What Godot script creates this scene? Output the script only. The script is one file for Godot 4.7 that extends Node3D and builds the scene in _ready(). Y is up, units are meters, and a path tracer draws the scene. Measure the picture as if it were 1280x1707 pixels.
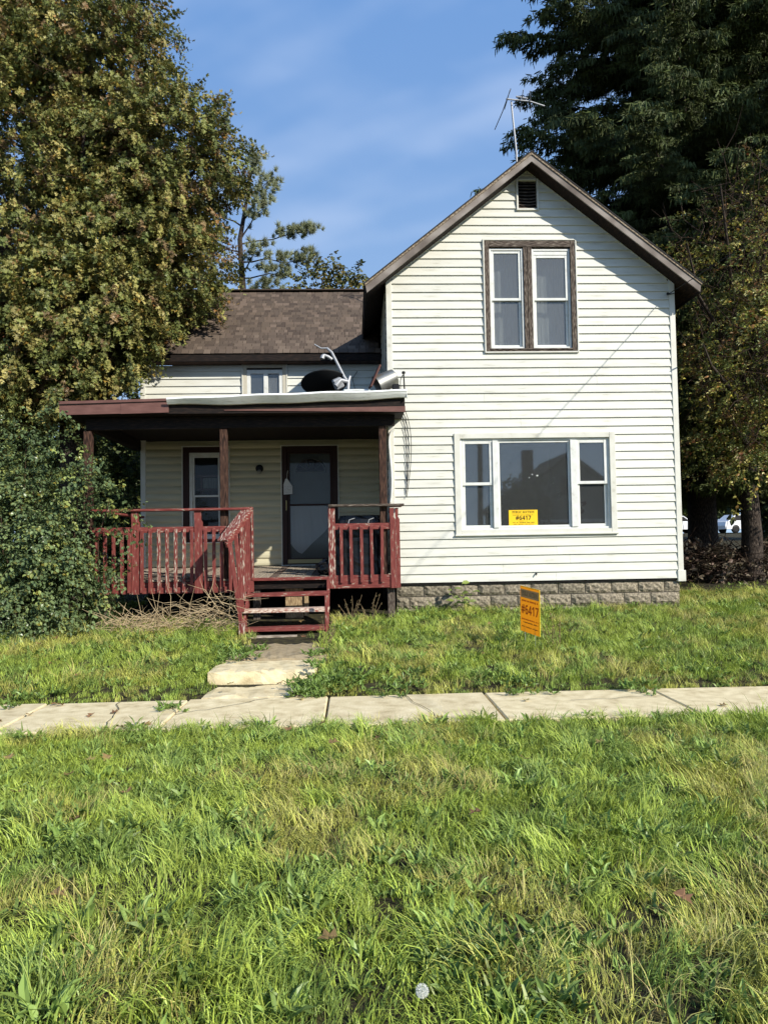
extends Node3D

# ---------------------------------------------------------------- helpers
class MB:
	var v := PackedVector3Array()
	var n := PackedVector3Array()
	var c := PackedColorArray()
	var col := Color.WHITE
	var tint := false

	func t3(a: Vector3, b: Vector3, d: Vector3, na: Vector3, nb: Vector3, nd: Vector3) -> void:
		v.push_back(a); v.push_back(b); v.push_back(d)
		n.push_back(na); n.push_back(nb); n.push_back(nd)
		if tint:
			c.push_back(col); c.push_back(col); c.push_back(col)

	func tri(a: Vector3, b: Vector3, d: Vector3) -> void:
		var m := (d - a).cross(b - a).normalized()
		t3(a, b, d, m, m, m)

	func quad(a: Vector3, b: Vector3, d: Vector3, e: Vector3) -> void:
		tri(a, b, d); tri(a, d, e)

	func tri_out(a: Vector3, b: Vector3, d: Vector3, mid: Vector3) -> void:
		var m := (d - a).cross(b - a)
		if m.dot((a + b + d) / 3.0 - mid) < 0.0:
			tri(a, d, b)
		else:
			tri(a, b, d)

	func quad_out(a: Vector3, b: Vector3, d: Vector3, e: Vector3, mid: Vector3) -> void:
		tri_out(a, b, d, mid); tri_out(a, d, e, mid)

	func corner(h: Vector3, s: Vector3, ax: int, bv: float) -> Vector3:
		var p := Vector3(h.x * s.x, h.y * s.y, h.z * s.z)
		for k in 3:
			if k != ax:
				p[k] -= s[k] * bv
		return p

	func box(at: Vector3, size: Vector3, b := Basis(), bv := 0.0) -> void:
		var h := size * 0.5
		bv = minf(bv, minf(h.x, minf(h.y, h.z)) * 0.8)
		for ax in 3:
			var u := (ax + 1) % 3
			var w := (ax + 2) % 3
			for sg in [-1.0, 1.0]:
				var p := []
				for q in [[-1, -1], [1, -1], [1, 1], [-1, 1]]:
					var s := Vector3()
					s[ax] = sg; s[u] = q[0]; s[w] = q[1]
					p.append(at + b * corner(h, s, ax, bv))
				quad_out(p[0], p[1], p[2], p[3], at)
			if bv > 0.0:
				for q in [[-1, -1], [1, -1], [1, 1], [-1, 1]]:
					var s0 := Vector3(); s0[ax] = -1.0; s0[u] = q[0]; s0[w] = q[1]
					var s1 := s0; s1[ax] = 1.0
					quad_out(at + b * corner(h, s0, u, bv), at + b * corner(h, s1, u, bv), at + b * corner(h, s1, w, bv), at + b * corner(h, s0, w, bv), at)
		if bv > 0.0:
			for i in 8:
				var s := Vector3(-1.0 if i & 1 else 1.0, -1.0 if i & 2 else 1.0, -1.0 if i & 4 else 1.0)
				tri_out(at + b * corner(h, s, 0, bv), at + b * corner(h, s, 1, bv), at + b * corner(h, s, 2, bv), at)

	# a board from p to q (centre line) with section w (across) and th (along up)
	func beam(p: Vector3, q: Vector3, w: float, th: float, up := Vector3.UP, bv := 0.004) -> void:
		var z := (q - p).normalized()
		var x := up.cross(z).normalized()
		var y := z.cross(x).normalized()
		box((p + q) * 0.5, Vector3(w, th, p.distance_to(q)), Basis(x, y, z), bv)

	func tube(pts: Array, rads: Array, sides := 8, cap := true) -> void:
		var rings := []
		var norms := []
		var side := Vector3.ZERO
		for i in pts.size():
			var d: Vector3 = (pts[mini(i + 1, pts.size() - 1)] - pts[maxi(i - 1, 0)]).normalized()
			if side == Vector3.ZERO:
				side = d.cross(Vector3(0.31, 0.2, 0.93)).normalized()
			side = (side - d * side.dot(d)).normalized()
			var oth := d.cross(side)
			var r := []
			var nn := []
			for k in sides:
				var a := TAU * k / sides
				var o := side * cos(a) + oth * sin(a)
				nn.append(o)
				r.append(pts[i] + o * float(rads[i]))
			rings.append(r); norms.append(nn)
		for i in pts.size() - 1:
			for k in sides:
				var j := (k + 1) % sides
				t3(rings[i][k], rings[i + 1][k], rings[i + 1][j], norms[i][k], norms[i + 1][k], norms[i + 1][j])
				t3(rings[i][k], rings[i + 1][j], rings[i][j], norms[i][k], norms[i + 1][j], norms[i][j])
		if cap:
			for e in [0, pts.size() - 1]:
				var m: Vector3 = pts[e]
				var out: Vector3 = m - (pts[1] if e == 0 else pts[e - 1])
				for k in sides:
					tri_out(rings[e][k], rings[e][(k + 1) % sides], m, m - out)

	# extrude a polygon given in the xy plane from z0 to z1
	func prism(poly: PackedVector2Array, z0: float, z1: float) -> void:
		var idx := Geometry2D.triangulate_polygon(poly)
		for i in range(0, idx.size(), 3):
			var a := poly[idx[i]]; var b := poly[idx[i + 1]]; var d := poly[idx[i + 2]]
			var mid := (a + b + d) / 3.0
			tri_out(Vector3(a.x, a.y, z1), Vector3(b.x, b.y, z1), Vector3(d.x, d.y, z1), Vector3(mid.x, mid.y, z0 + (z0 - z1)))
			tri_out(Vector3(a.x, a.y, z0), Vector3(b.x, b.y, z0), Vector3(d.x, d.y, z0), Vector3(mid.x, mid.y, z1 + (z1 - z0)))
		var cw := Geometry2D.is_polygon_clockwise(poly)
		for i in poly.size():
			var a := poly[i]; var b := poly[(i + 1) % poly.size()]
			if cw:
				quad(Vector3(a.x, a.y, z0), Vector3(a.x, a.y, z1), Vector3(b.x, b.y, z1), Vector3(b.x, b.y, z0))
			else:
				quad(Vector3(b.x, b.y, z0), Vector3(b.x, b.y, z1), Vector3(a.x, a.y, z1), Vector3(a.x, a.y, z0))

	func lathe(prof: Array, sides := 20, at := Vector3.ZERO, b := Basis()) -> void:
		for i in prof.size() - 1:
			var p: Vector2 = prof[i]; var q: Vector2 = prof[i + 1]
			var nn := Vector2(q.y - p.y, -(q.x - p.x)).normalized()
			for k in sides:
				var a0 := TAU * k / sides; var a1 := TAU * (k + 1) / sides
				var d0 := Vector3(cos(a0), 0, sin(a0)); var d1 := Vector3(cos(a1), 0, sin(a1))
				var n0 := b * (d0 * nn.x + Vector3.UP * nn.y); var n1 := b * (d1 * nn.x + Vector3.UP * nn.y)
				var A := at + b * (d0 * p.x + Vector3.UP * p.y); var B := at + b * (d1 * p.x + Vector3.UP * p.y)
				var C := at + b * (d1 * q.x + Vector3.UP * q.y); var D := at + b * (d0 * q.x + Vector3.UP * q.y)
				var g := (C - A).cross(B - A)
				if g.length_squared() < 1e-14:
					g = (D - A).cross(C - A)
				if g.dot(n0 + n1) < 0.0:
					t3(A, C, B, n0, n1, n1); t3(A, D, C, n0, n0, n1)
				else:
					t3(A, B, C, n0, n1, n1); t3(A, C, D, n0, n1, n0)

	func mesh() -> ArrayMesh:
		var a := []
		a.resize(Mesh.ARRAY_MAX)
		a[Mesh.ARRAY_VERTEX] = v
		a[Mesh.ARRAY_NORMAL] = n
		if tint:
			a[Mesh.ARRAY_COLOR] = c
		var m := ArrayMesh.new()
		m.add_surface_from_arrays(Mesh.PRIMITIVE_TRIANGLES, a)
		return m

var used := {}
var rng := RandomNumberGenerator.new()
var M := {}
var house: Node3D

func numbered(called: String) -> String:
	if not used.has(called):
		used[called] = 0
		return called
	used[called] += 1
	return "%s_%03d" % [called, used[called]]

func tag(o: Node, label: String, category := "", group := "", kind := "") -> Node:
	if label: o.set_meta("label", label)
	if category: o.set_meta("category", category)
	if group: o.set_meta("group", group)
	if kind: o.set_meta("kind", kind)
	return o

func thing(called: String, label: String, category: String, at := Vector3.ZERO, group := "") -> Node3D:
	var o := Node3D.new()
	o.name = numbered(called)
	o.position = at
	add_child(o)
	tag(o, label, category, group)
	return o

func grp(called: String, parent: Node3D, label := "") -> Node3D:
	var o := Node3D.new()
	o.name = called
	parent.add_child(o, true)
	if label: o.set_meta("label", label)
	return o

func put(called: String, mesh: Mesh, m: Material, parent: Node3D = null, tr := Transform3D()) -> MeshInstance3D:
	var o := MeshInstance3D.new()
	o.mesh = mesh
	o.material_override = m
	if parent == null:
		o.name = numbered(called)
		add_child(o)
	else:
		o.name = called
		parent.add_child(o, true)
	o.transform = tr
	return o

func part(called: String, mb: MB, m: Material, parent: Node3D = null) -> MeshInstance3D:
	return put(called, mb.mesh(), m, parent)

func bx(called: String, lo: Vector3, hi: Vector3, m: Material, parent: Node3D, bv := 0.004) -> MeshInstance3D:
	var b := MB.new()
	b.box((lo + hi) * 0.5, hi - lo, Basis(), bv)
	return part(called, b, m, parent)

func lin(r: float, g: float, b: float) -> Color:
	return Color(r, g, b).linear_to_srgb()

func noise(sd: int, f: float, oct := 4) -> FastNoiseLite:
	var z := FastNoiseLite.new()
	z.seed = sd
	z.frequency = f
	z.fractal_octaves = oct
	z.noise_type = FastNoiseLite.TYPE_SIMPLEX_SMOOTH
	return z

func ntex(sd: int, f: float, stops: Array, oct := 5, size := 512) -> NoiseTexture2D:
	var t := NoiseTexture2D.new()
	t.width = size
	t.height = size
	t.seamless = true
	t.noise = noise(sd, f, oct)
	var g := Gradient.new()
	var off := PackedFloat32Array()
	var cols := PackedColorArray()
	for s in stops:
		off.append(s[0]); cols.append(s[1])
	g.offsets = off
	g.colors = cols
	t.color_ramp = g
	return t

func mat(col: Color, rough := 0.8, tex: Texture2D = null, scale := Vector3.ONE, bump: Texture2D = null, depth := 0.3) -> StandardMaterial3D:
	var m := StandardMaterial3D.new()
	m.albedo_color = col
	m.roughness = rough
	m.metallic_specular = 0.4
	if tex or bump:
		m.uv1_triplanar = true
		m.uv1_world_triplanar = true
		m.uv1_scale = scale
		m.uv1_triplanar_sharpness = 4.0
	if tex:
		m.albedo_texture = tex
	if bump:
		m.heightmap_enabled = true
		m.heightmap_texture = bump
		m.heightmap_scale = depth
	return m

func leafmat(back: float, rough := 0.6) -> StandardMaterial3D:
	var m := StandardMaterial3D.new()
	m.vertex_color_use_as_albedo = true
	m.roughness = rough
	m.metallic_specular = 0.35
	m.backlight_enabled = true
	m.backlight = Color(back, back, back).linear_to_srgb()
	return m

func glass(col: Color, a: float, metal := 0.0) -> StandardMaterial3D:
	var m := StandardMaterial3D.new()
	m.transparency = BaseMaterial3D.TRANSPARENCY_ALPHA
	m.albedo_color = Color(col.r, col.g, col.b, a)
	m.roughness = 0.03
	m.metallic = metal
	m.metallic_specular = 0.6
	return m

func multi(called: String, mesh: Mesh, m: Material, xf: Array, cols: Array, parent: Node3D = null) -> MultiMeshInstance3D:
	var mm := MultiMesh.new()
	mm.transform_format = MultiMesh.TRANSFORM_3D
	mm.use_colors = true
	mm.mesh = mesh
	mm.instance_count = xf.size()
	for i in xf.size():
		mm.set_instance_transform(i, xf[i])
		mm.set_instance_color(i, cols[i])
	var o := MultiMeshInstance3D.new()
	o.multimesh = mm
	o.material_override = m
	if parent == null:
		o.name = numbered(called)
		add_child(o)
	else:
		o.name = called
		parent.add_child(o, true)
	o.set_meta("kind", "stuff")
	return o

# height of the ground
func gy(x: float, z: float) -> float:
	var y := 0.0
	if z < 4.6:
		y = 0.02 + 0.0935 * (4.6 - z)
	if z < 0.0:
		y = 0.45 + 0.2 * minf(-z / 6.0, 1.0)
	if z < -6.0:
		y = 0.65 + minf((-z - 6.0) * 0.032, 1.35)
	return y

func bez(a: Vector3, b: Vector3, c: Vector3, d: Vector3, k: int) -> Array:
	var out := []
	for i in k + 1:
		out.append(a.bezier_interpolate(b, c, d, float(i) / k))
	return out

func taper(r0: float, r1: float, k: int) -> Array:
	var out := []
	for i in k:
		out.append(lerpf(r0, r1, float(i) / (k - 1)))
	return out

func rv() -> Vector3:
	while true:
		var p := Vector3(rng.randf_range(-1, 1), rng.randf_range(-1, 1), rng.randf_range(-1, 1))
		if p.length_squared() <= 1.0:
			return p
	return Vector3.ZERO

func _ready() -> void:
	rng.seed = 20231
	# camera
	var cam := Camera3D.new()
	cam.name = "camera"
	cam.fov = rad_to_deg(2.0 * atan(853.5 / 1240.0))
	cam.near = 0.05
	cam.far = 600.0
	cam.position = Vector3(0, 1.6, 12.4)
	cam.rotation_degrees = Vector3(2.4, -2.35, -0.97)
	add_child(cam)
	# sky, sun, exposure
	var env := Environment.new()
	env.background_mode = Environment.BG_SKY
	env.tonemap_mode = Environment.TONE_MAPPER_LINEAR
	env.tonemap_exposure = 1.2
	env.sdfgi_enabled = true
	env.ssao_enabled = true
	env.ssil_enabled = true
	var sky := Sky.new()
	sky.sky_material = make_sky()
	env.sky = sky
	var we := WorldEnvironment.new()
	we.name = "world_environment"
	we.environment = env
	add_child(we)
	var sun := DirectionalLight3D.new()
	sun.name = "sun"
	sun.light_energy = 1.6
	sun.light_color = Color(1.0, 0.97, 0.92)
	sun.light_angular_distance = 0.5
	sun.shadow_enabled = true
	add_child(sun)
	sun.look_at_from_position(Vector3.ZERO, Vector3(-1.0, -0.86, -1.0), Vector3.UP)

	make_materials()
	build_ground()
	build_house()
	build_porch()
	build_objects()
	build_trees()
	build_far()
	build_grass()

# ---------------------------------------------------------------- sky and materials
func make_sky() -> PanoramaSkyMaterial:
	var w := 1024
	var h := 512
	var im := Image.create(w, h, false, Image.FORMAT_RGBF)
	var nz := noise(5, 0.9, 5)
	var nb := noise(17, 2.4, 5)
	var sund := Vector3(1.0, 0.86, 1.0).normalized()
	for j in h:
		var el := (0.5 - (j + 0.5) / h) * PI
		var s := sin(el)
		var t := pow(clampf(1.0 - maxf(s, 0.0), 0.0, 1.0), 2.4)
		var base := Vector3(0.112, 0.258, 0.57).lerp(Vector3(0.45, 0.62, 0.82), t)
		for i in w:
			var az := (i + 0.5) / w * TAU
			var d := Vector3(sin(az) * cos(el), s, -cos(az) * cos(el))
			var c := base
			if s < 0.0:
				c = Vector3(0.20, 0.24, 0.27)
			else:
				# thin high cloud, drawn out along one direction
				var q := Vector2(d.x, d.z) / (s + 0.25)
				var a := nz.get_noise_3d(q.x * 0.8 + q.y * 0.4, (q.y - q.x * 0.55) * 4.6, 0.0) + 0.5 * nb.get_noise_3d(q.x * 1.3, q.y * 3.0, 3.0)
				a = clampf((a + 0.16) * 1.05, 0.0, 1.0) * clampf(s * 6.0, 0.0, 1.0)
				c = c.lerp(Vector3(0.52, 0.63, 0.84), a * 0.42)
				var g := maxf(d.dot(sund), 0.0)
				c += Vector3(0.5, 0.46, 0.4) * (pow(g, 24.0) * 0.8 + pow(g, 5.0) * 0.12)
			im.set_pixel(i, j, Color(c.x, c.y, c.z))
	var p := PanoramaSkyMaterial.new()
	p.panorama = ImageTexture.create_from_image(im)
	p.filter = true
	return p

func make_materials() -> void:
	var w := Color.WHITE
	var fine := ntex(3, 0.03, [[0.0, Color(0, 0, 0)], [1.0, w]], 5)
	var grit := ntex(4, 0.12, [[0.0, Color(0, 0, 0)], [1.0, w]], 4)
	# cream vinyl: faint dirt and wood-grain relief
	var tv := ntex(11, 0.008, [[0.0, Color(0.84, 0.83, 0.78)], [0.25, Color(0.945, 0.94, 0.905)], [0.7, Color(0.97, 0.968, 0.94)], [1.0, Color(1, 1, 0.975)]], 6)
	for k in 3:
		var tn: float = [1.0, 0.975, 0.99][k]
		M["siding%d" % k] = mat(Color(0.868 * tn, 0.872 * tn, 0.856 * tn), 0.55, tv, Vector3(0.35, 2.2, 0.35), fine, 0.05)
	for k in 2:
		M["porch_siding%d" % k] = mat(Color(0.795, 0.775, 0.68) * (1.0 - 0.03 * k), 0.6, tv, Vector3(0.35, 2.2, 0.35), fine, 0.05)  # same vinyl, with porch shade and yellow grass bounce put into its colour
	M.trim = mat(Color(0.865, 0.865, 0.845), 0.5, tv, Vector3(0.8, 0.8, 0.8))
	M.white = mat(Color(0.88, 0.89, 0.895), 0.4, tv, Vector3(1.3, 1.3, 1.3))
	# weathered wood, grain along x, y or z
	var tw := ntex(21, 0.02, [[0.0, Color(0.13, 0.10, 0.085)], [0.35, Color(0.27, 0.22, 0.19)], [0.55, Color(0.40, 0.34, 0.30)], [0.75, Color(0.56, 0.50, 0.45)], [1.0, Color(0.72, 0.67, 0.61)]], 5)
	M.grey_x = mat(Color(0.90, 0.93, 0.93), 0.85, tw, Vector3(0.7, 7, 7), fine, 0.25)
	M.grey_y = mat(Color(0.90, 0.93, 0.93), 0.85, tw, Vector3(7, 0.7, 7), fine, 0.25)
	M.grey_z = mat(w, 0.85, tw, Vector3(7, 7, 0.7), fine, 0.25)
	M.brown_x = mat(Color(0.62, 0.52, 0.47), 0.85, tw, Vector3(0.5, 6, 6), fine, 0.2)
	M.brown_y = mat(Color(0.66, 0.55, 0.5), 0.85, tw, Vector3(6, 0.5, 6), fine, 0.2)
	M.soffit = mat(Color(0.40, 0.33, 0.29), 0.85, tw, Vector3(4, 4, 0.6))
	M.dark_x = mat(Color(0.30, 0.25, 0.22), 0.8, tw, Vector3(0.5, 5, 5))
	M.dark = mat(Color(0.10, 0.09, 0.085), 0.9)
	M.room = mat(Color(0.20, 0.19, 0.18), 0.95)
	M.frame_dark = mat(Color(0.19, 0.11, 0.09), 0.6, fine, Vector3(3, 3, 3))
	M.frame_dark.albedo_color = Color(0.20, 0.12, 0.10)
	M.frame_dark.albedo_texture = null
	# red paint that peels down to bare wood
	var red := Color(0.445, 0.21, 0.19)
	var tr := ntex(31, 0.02, [[0.0, Color(0.37, 0.155, 0.15)], [0.4, red], [0.62, Color(0.485, 0.245, 0.22)], [0.77, Color(0.51, 0.28, 0.25)], [0.80, Color(0.50, 0.43, 0.37)], [0.9, Color(0.70, 0.65, 0.59)], [1.0, Color(0.80, 0.77, 0.72)]], 5)
	var tr2 := ntex(37, 0.024, [[0.0, Color(0.38, 0.16, 0.155)], [0.40, red], [0.56, Color(0.51, 0.275, 0.25)], [0.60, Color(0.52, 0.44, 0.38)], [0.74, Color(0.72, 0.67, 0.61)], [1.0, Color(0.84, 0.82, 0.78)]], 5)
	M.red_x = mat(w, 0.75, tr, Vector3(0.45, 2.6, 2.6), fine, 0.15)
	M.red_y = mat(w, 0.75, tr, Vector3(2.6, 0.45, 2.6), fine, 0.15)
	M.red_z = mat(w, 0.75, tr, Vector3(2.6, 2.6, 0.45), fine, 0.15)
	M.worn_x = mat(w, 0.8, tr2, Vector3(0.5, 2.8, 2.8), fine, 0.25)
	M.worn_y = mat(w, 0.8, tr2, Vector3(2.8, 0.5, 2.8), fine, 0.25)
	M.worn_z = mat(w, 0.8, tr2, Vector3(3.0, 2.4, 0.5), fine, 0.3)
	var tb := ntex(41, 0.02, [[0.0, Color(0.36, 0.32, 0.28)], [0.4, Color(0.56, 0.51, 0.45)], [0.7, Color(0.70, 0.66, 0.59)], [1.0, Color(0.80, 0.77, 0.70)]], 5)
	M.bare_x = mat(w, 0.85, tb, Vector3(0.7, 5, 5), fine, 0.2)
	M.bare_y = mat(Color(1, 0.93, 0.8), 0.85, tb, Vector3(5, 0.7, 5), fine, 0.2)
	M.bare_z = mat(w, 0.85, tb, Vector3(5, 5, 0.7), fine, 0.2)
	# brown aluminium fascia
	M.fascia = mat(Color(0.47, 0.335, 0.305), 0.55, ntex(45, 0.01, [[0.0, Color(0.82, 0.80, 0.79)], [1.0, w]], 4), Vector3(0.6, 2, 2))
	M.gutter = mat(Color(0.97, 0.98, 0.97), 0.45, ntex(46, 0.012, [[0.0, Color(0.80, 0.79, 0.76)], [0.3, Color(0.96, 0.96, 0.95)], [1.0, w]], 5), Vector3(0.7, 4, 4))
	# shingles
	var ts := ntex(51, 0.16, [[0.0, Color(0.66, 0.66, 0.66)], [0.5, Color(0.88, 0.88, 0.88)], [1.0, w]], 4)
	var tones := [Color(0.398, 0.347, 0.304), Color(0.366, 0.318, 0.278), Color(0.443, 0.388, 0.339), Color(0.338, 0.292, 0.256), Color(0.417, 0.362, 0.317), Color(0.485, 0.427, 0.374)]
	for k in 6:
		M["shingle%d" % k] = mat(tones[k], 0.95, ts, Vector3(1.5, 1.5, 1.5), grit, 0.15)
	M.shingle_any = mat(w, 0.95, ts, Vector3(1.5, 1.5, 1.5), grit, 0.15)
	M.shingle_any.vertex_color_use_as_albedo = true
	M.roofing = mat(Color(0.22, 0.215, 0.21), 0.95, ts, Vector3(1.5, 1.5, 1.5), grit, 0.15)
	# concrete and rock-faced block
	var tc := ntex(61, 0.012, [[0.0, Color(0.70, 0.65, 0.54)], [0.3, Color(0.81, 0.765, 0.655)], [0.6, Color(0.86, 0.82, 0.715)], [1.0, Color(0.92, 0.885, 0.795)]], 6)
	M.concrete = mat(Color(1.0, 0.975, 0.90), 0.92, tc, Vector3(0.7, 0.7, 0.7), grit, 0.25)
	M.concrete1 = mat(Color(0.98, 0.955, 0.885), 0.92, tc, Vector3(0.55, 0.55, 0.55), grit, 0.25)
	M.pad = mat(Color(0.74, 0.70, 0.64), 0.95, tc, Vector3(1.1, 1.1, 1.1), grit, 0.4)
	var tk := ntex(63, 0.03, [[0.0, Color(0.34, 0.31, 0.27)], [0.4, Color(0.52, 0.475, 0.42)], [0.7, Color(0.64, 0.59, 0.52)], [1.0, Color(0.76, 0.71, 0.64)]], 5)
	M.block0 = mat(Color(0.95, 0.965, 0.94), 0.95, tk, Vector3(1.3, 1.3, 1.3), grit, 0.4)
	M.block1 = mat(Color(0.86, 0.88, 0.86), 0.95, tk, Vector3(1.1, 1.1, 1.1), grit, 0.4)
	M.mortar = mat(Color(0.47, 0.44, 0.40), 0.95)
	# ground
	var tg := ntex(71, 0.02, [[0.0, Color(0.12, 0.10, 0.07)], [0.45, Color(0.18, 0.165, 0.09)], [0.7, Color(0.24, 0.225, 0.12)], [1.0, Color(0.36, 0.32, 0.21)]], 6)
	M.ground = mat(w, 1.0, tg, Vector3(0.7, 0.7, 0.7), grit, 0.6)
	M.asphalt = mat(Color(0.26, 0.26, 0.265), 0.95, ts, Vector3(1, 1, 1))
	# bark
	var tk2 := ntex(81, 0.02, [[0.0, Color(0.10, 0.085, 0.075)], [0.5, Color(0.25, 0.215, 0.19)], [1.0, Color(0.44, 0.40, 0.36)]], 5)
	M.bark = mat(w, 0.95, tk2, Vector3(3, 0.8, 3), fine, 1.2)
	M.twig = mat(Color(0.60, 0.53, 0.46), 0.9, tk2, Vector3(3, 3, 3))
	M.twig.albedo_color = Color(0.9, 0.8, 0.7)
	M.pale_twig = mat(Color(0.66, 0.62, 0.55), 0.85)
	M.straw = mat(Color(0.58, 0.50, 0.38), 0.9)
	# metals, plastics, glass
	M.steel = mat(Color(0.66, 0.66, 0.65), 0.42, tv, Vector3(2, 2, 2))
	M.steel.metallic = 0.85
	M.grey_metal = mat(Color(0.62, 0.63, 0.64), 0.5)
	M.grey_metal.metallic = 0.3
	M.black = mat(Color(0.07, 0.07, 0.075), 0.5)
	M.dish = mat(Color(0.09, 0.095, 0.10), 0.6)
	M.wire = mat(Color(0.09, 0.09, 0.09), 0.6)
	M.tarp = mat(Color(0.10, 0.105, 0.115), 0.22)
	M.brass = mat(Color(0.72, 0.66, 0.46), 0.45)
	M.pane = glass(Color(0.72, 0.76, 0.78), 0.04, 0.09)
	M.pane = StandardMaterial3D.new()
	M.pane.refraction_enabled = true
	M.pane.refraction_scale = 0.085
	M.pane.albedo_color = Color(0.86, 0.88, 0.87, 0.045)
	M.pane.roughness = 0.02
	M.pane_door = glass(Color(0.5, 0.52, 0.52), 0.03)
	M.pane_door.metallic_specular = 0.27
	M.pane_sky_veil = glass(Color(0.66, 0.68, 0.69), 0.09, 0.07)  # grey veil in the glass colour stands for the reflected sky
	M.curtain = mat(Color(0.43, 0.46, 0.455), 0.95, fine, Vector3(3, 0.3, 3))
	M.curtain.albedo_texture = ntex(91, 0.02, [[0.0, Color(0.7, 0.7, 0.7)], [1.0, w]], 4)
	M.paper = mat(Color(0.86, 0.86, 0.84), 0.9)
	M.ink = mat(Color(0.13, 0.11, 0.08), 0.8)
	M.yellow = mat(Color(0.95, 0.78, 0.13), 0.6)
	M.rake_l = mat(w, 0.9, ntex(47, 0.006, [[0.0, Color(0.38, 0.345, 0.32)], [0.5, Color(0.50, 0.465, 0.435)], [1.0, Color(0.64, 0.61, 0.58)]], 3), Vector3(0.5, 0.5, 0.5), fine, 0.15)
	M.rake_r = M.rake_l
	M.crown_strip = mat(Color(0.86, 0.83, 0.79), 0.8, tb, Vector3(2, 2, 1))
	M.grey_trim = mat(Color(0.78, 0.76, 0.71), 0.7, tb, Vector3(2, 2, 2))
	M.grey_trim.albedo_texture = tv
	M.door = mat(Color(0.28, 0.30, 0.29), 0.5, tv, Vector3(1, 1, 1))
	M.film = mat(Color(0.80, 0.82, 0.82, 0.42), 0.6)
	M.film.transparency = BaseMaterial3D.TRANSPARENCY_ALPHA
	M.ink2 = mat(Color(0.40, 0.26, 0.12), 0.8)
	M.rust = mat(Color(0.36, 0.24, 0.21), 0.8, tw, Vector3(3, 3, 3))
	M.rust.albedo_texture = null
	M.worn_bare = mat(Color(1.05, 1.0, 0.97), 0.85, tr2, Vector3(0.8, 2.5, 2.5), fine, 0.25)
	M.worn_bare.albedo_texture = ntex(39, 0.03, [[0.0, red], [0.30, Color(0.60, 0.36, 0.33)], [0.36, Color(0.58, 0.52, 0.46)], [0.6, Color(0.78, 0.75, 0.70)], [1.0, Color(0.86, 0.84, 0.80)]], 5)
	M.stem = mat(Color(0.42, 0.46, 0.22), 0.7)
	M.fluff = mat(Color(0.93, 0.93, 0.90), 0.9)
	M.fluff.backlight_enabled = true
	M.fluff.backlight = Color(0.7, 0.7, 0.7)
	M.dry = mat(Color(0.74, 0.66, 0.52), 0.9)
	M.stone = mat(Color(0.85, 0.84, 0.80), 0.8, tb, Vector3(3, 3, 3))

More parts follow.
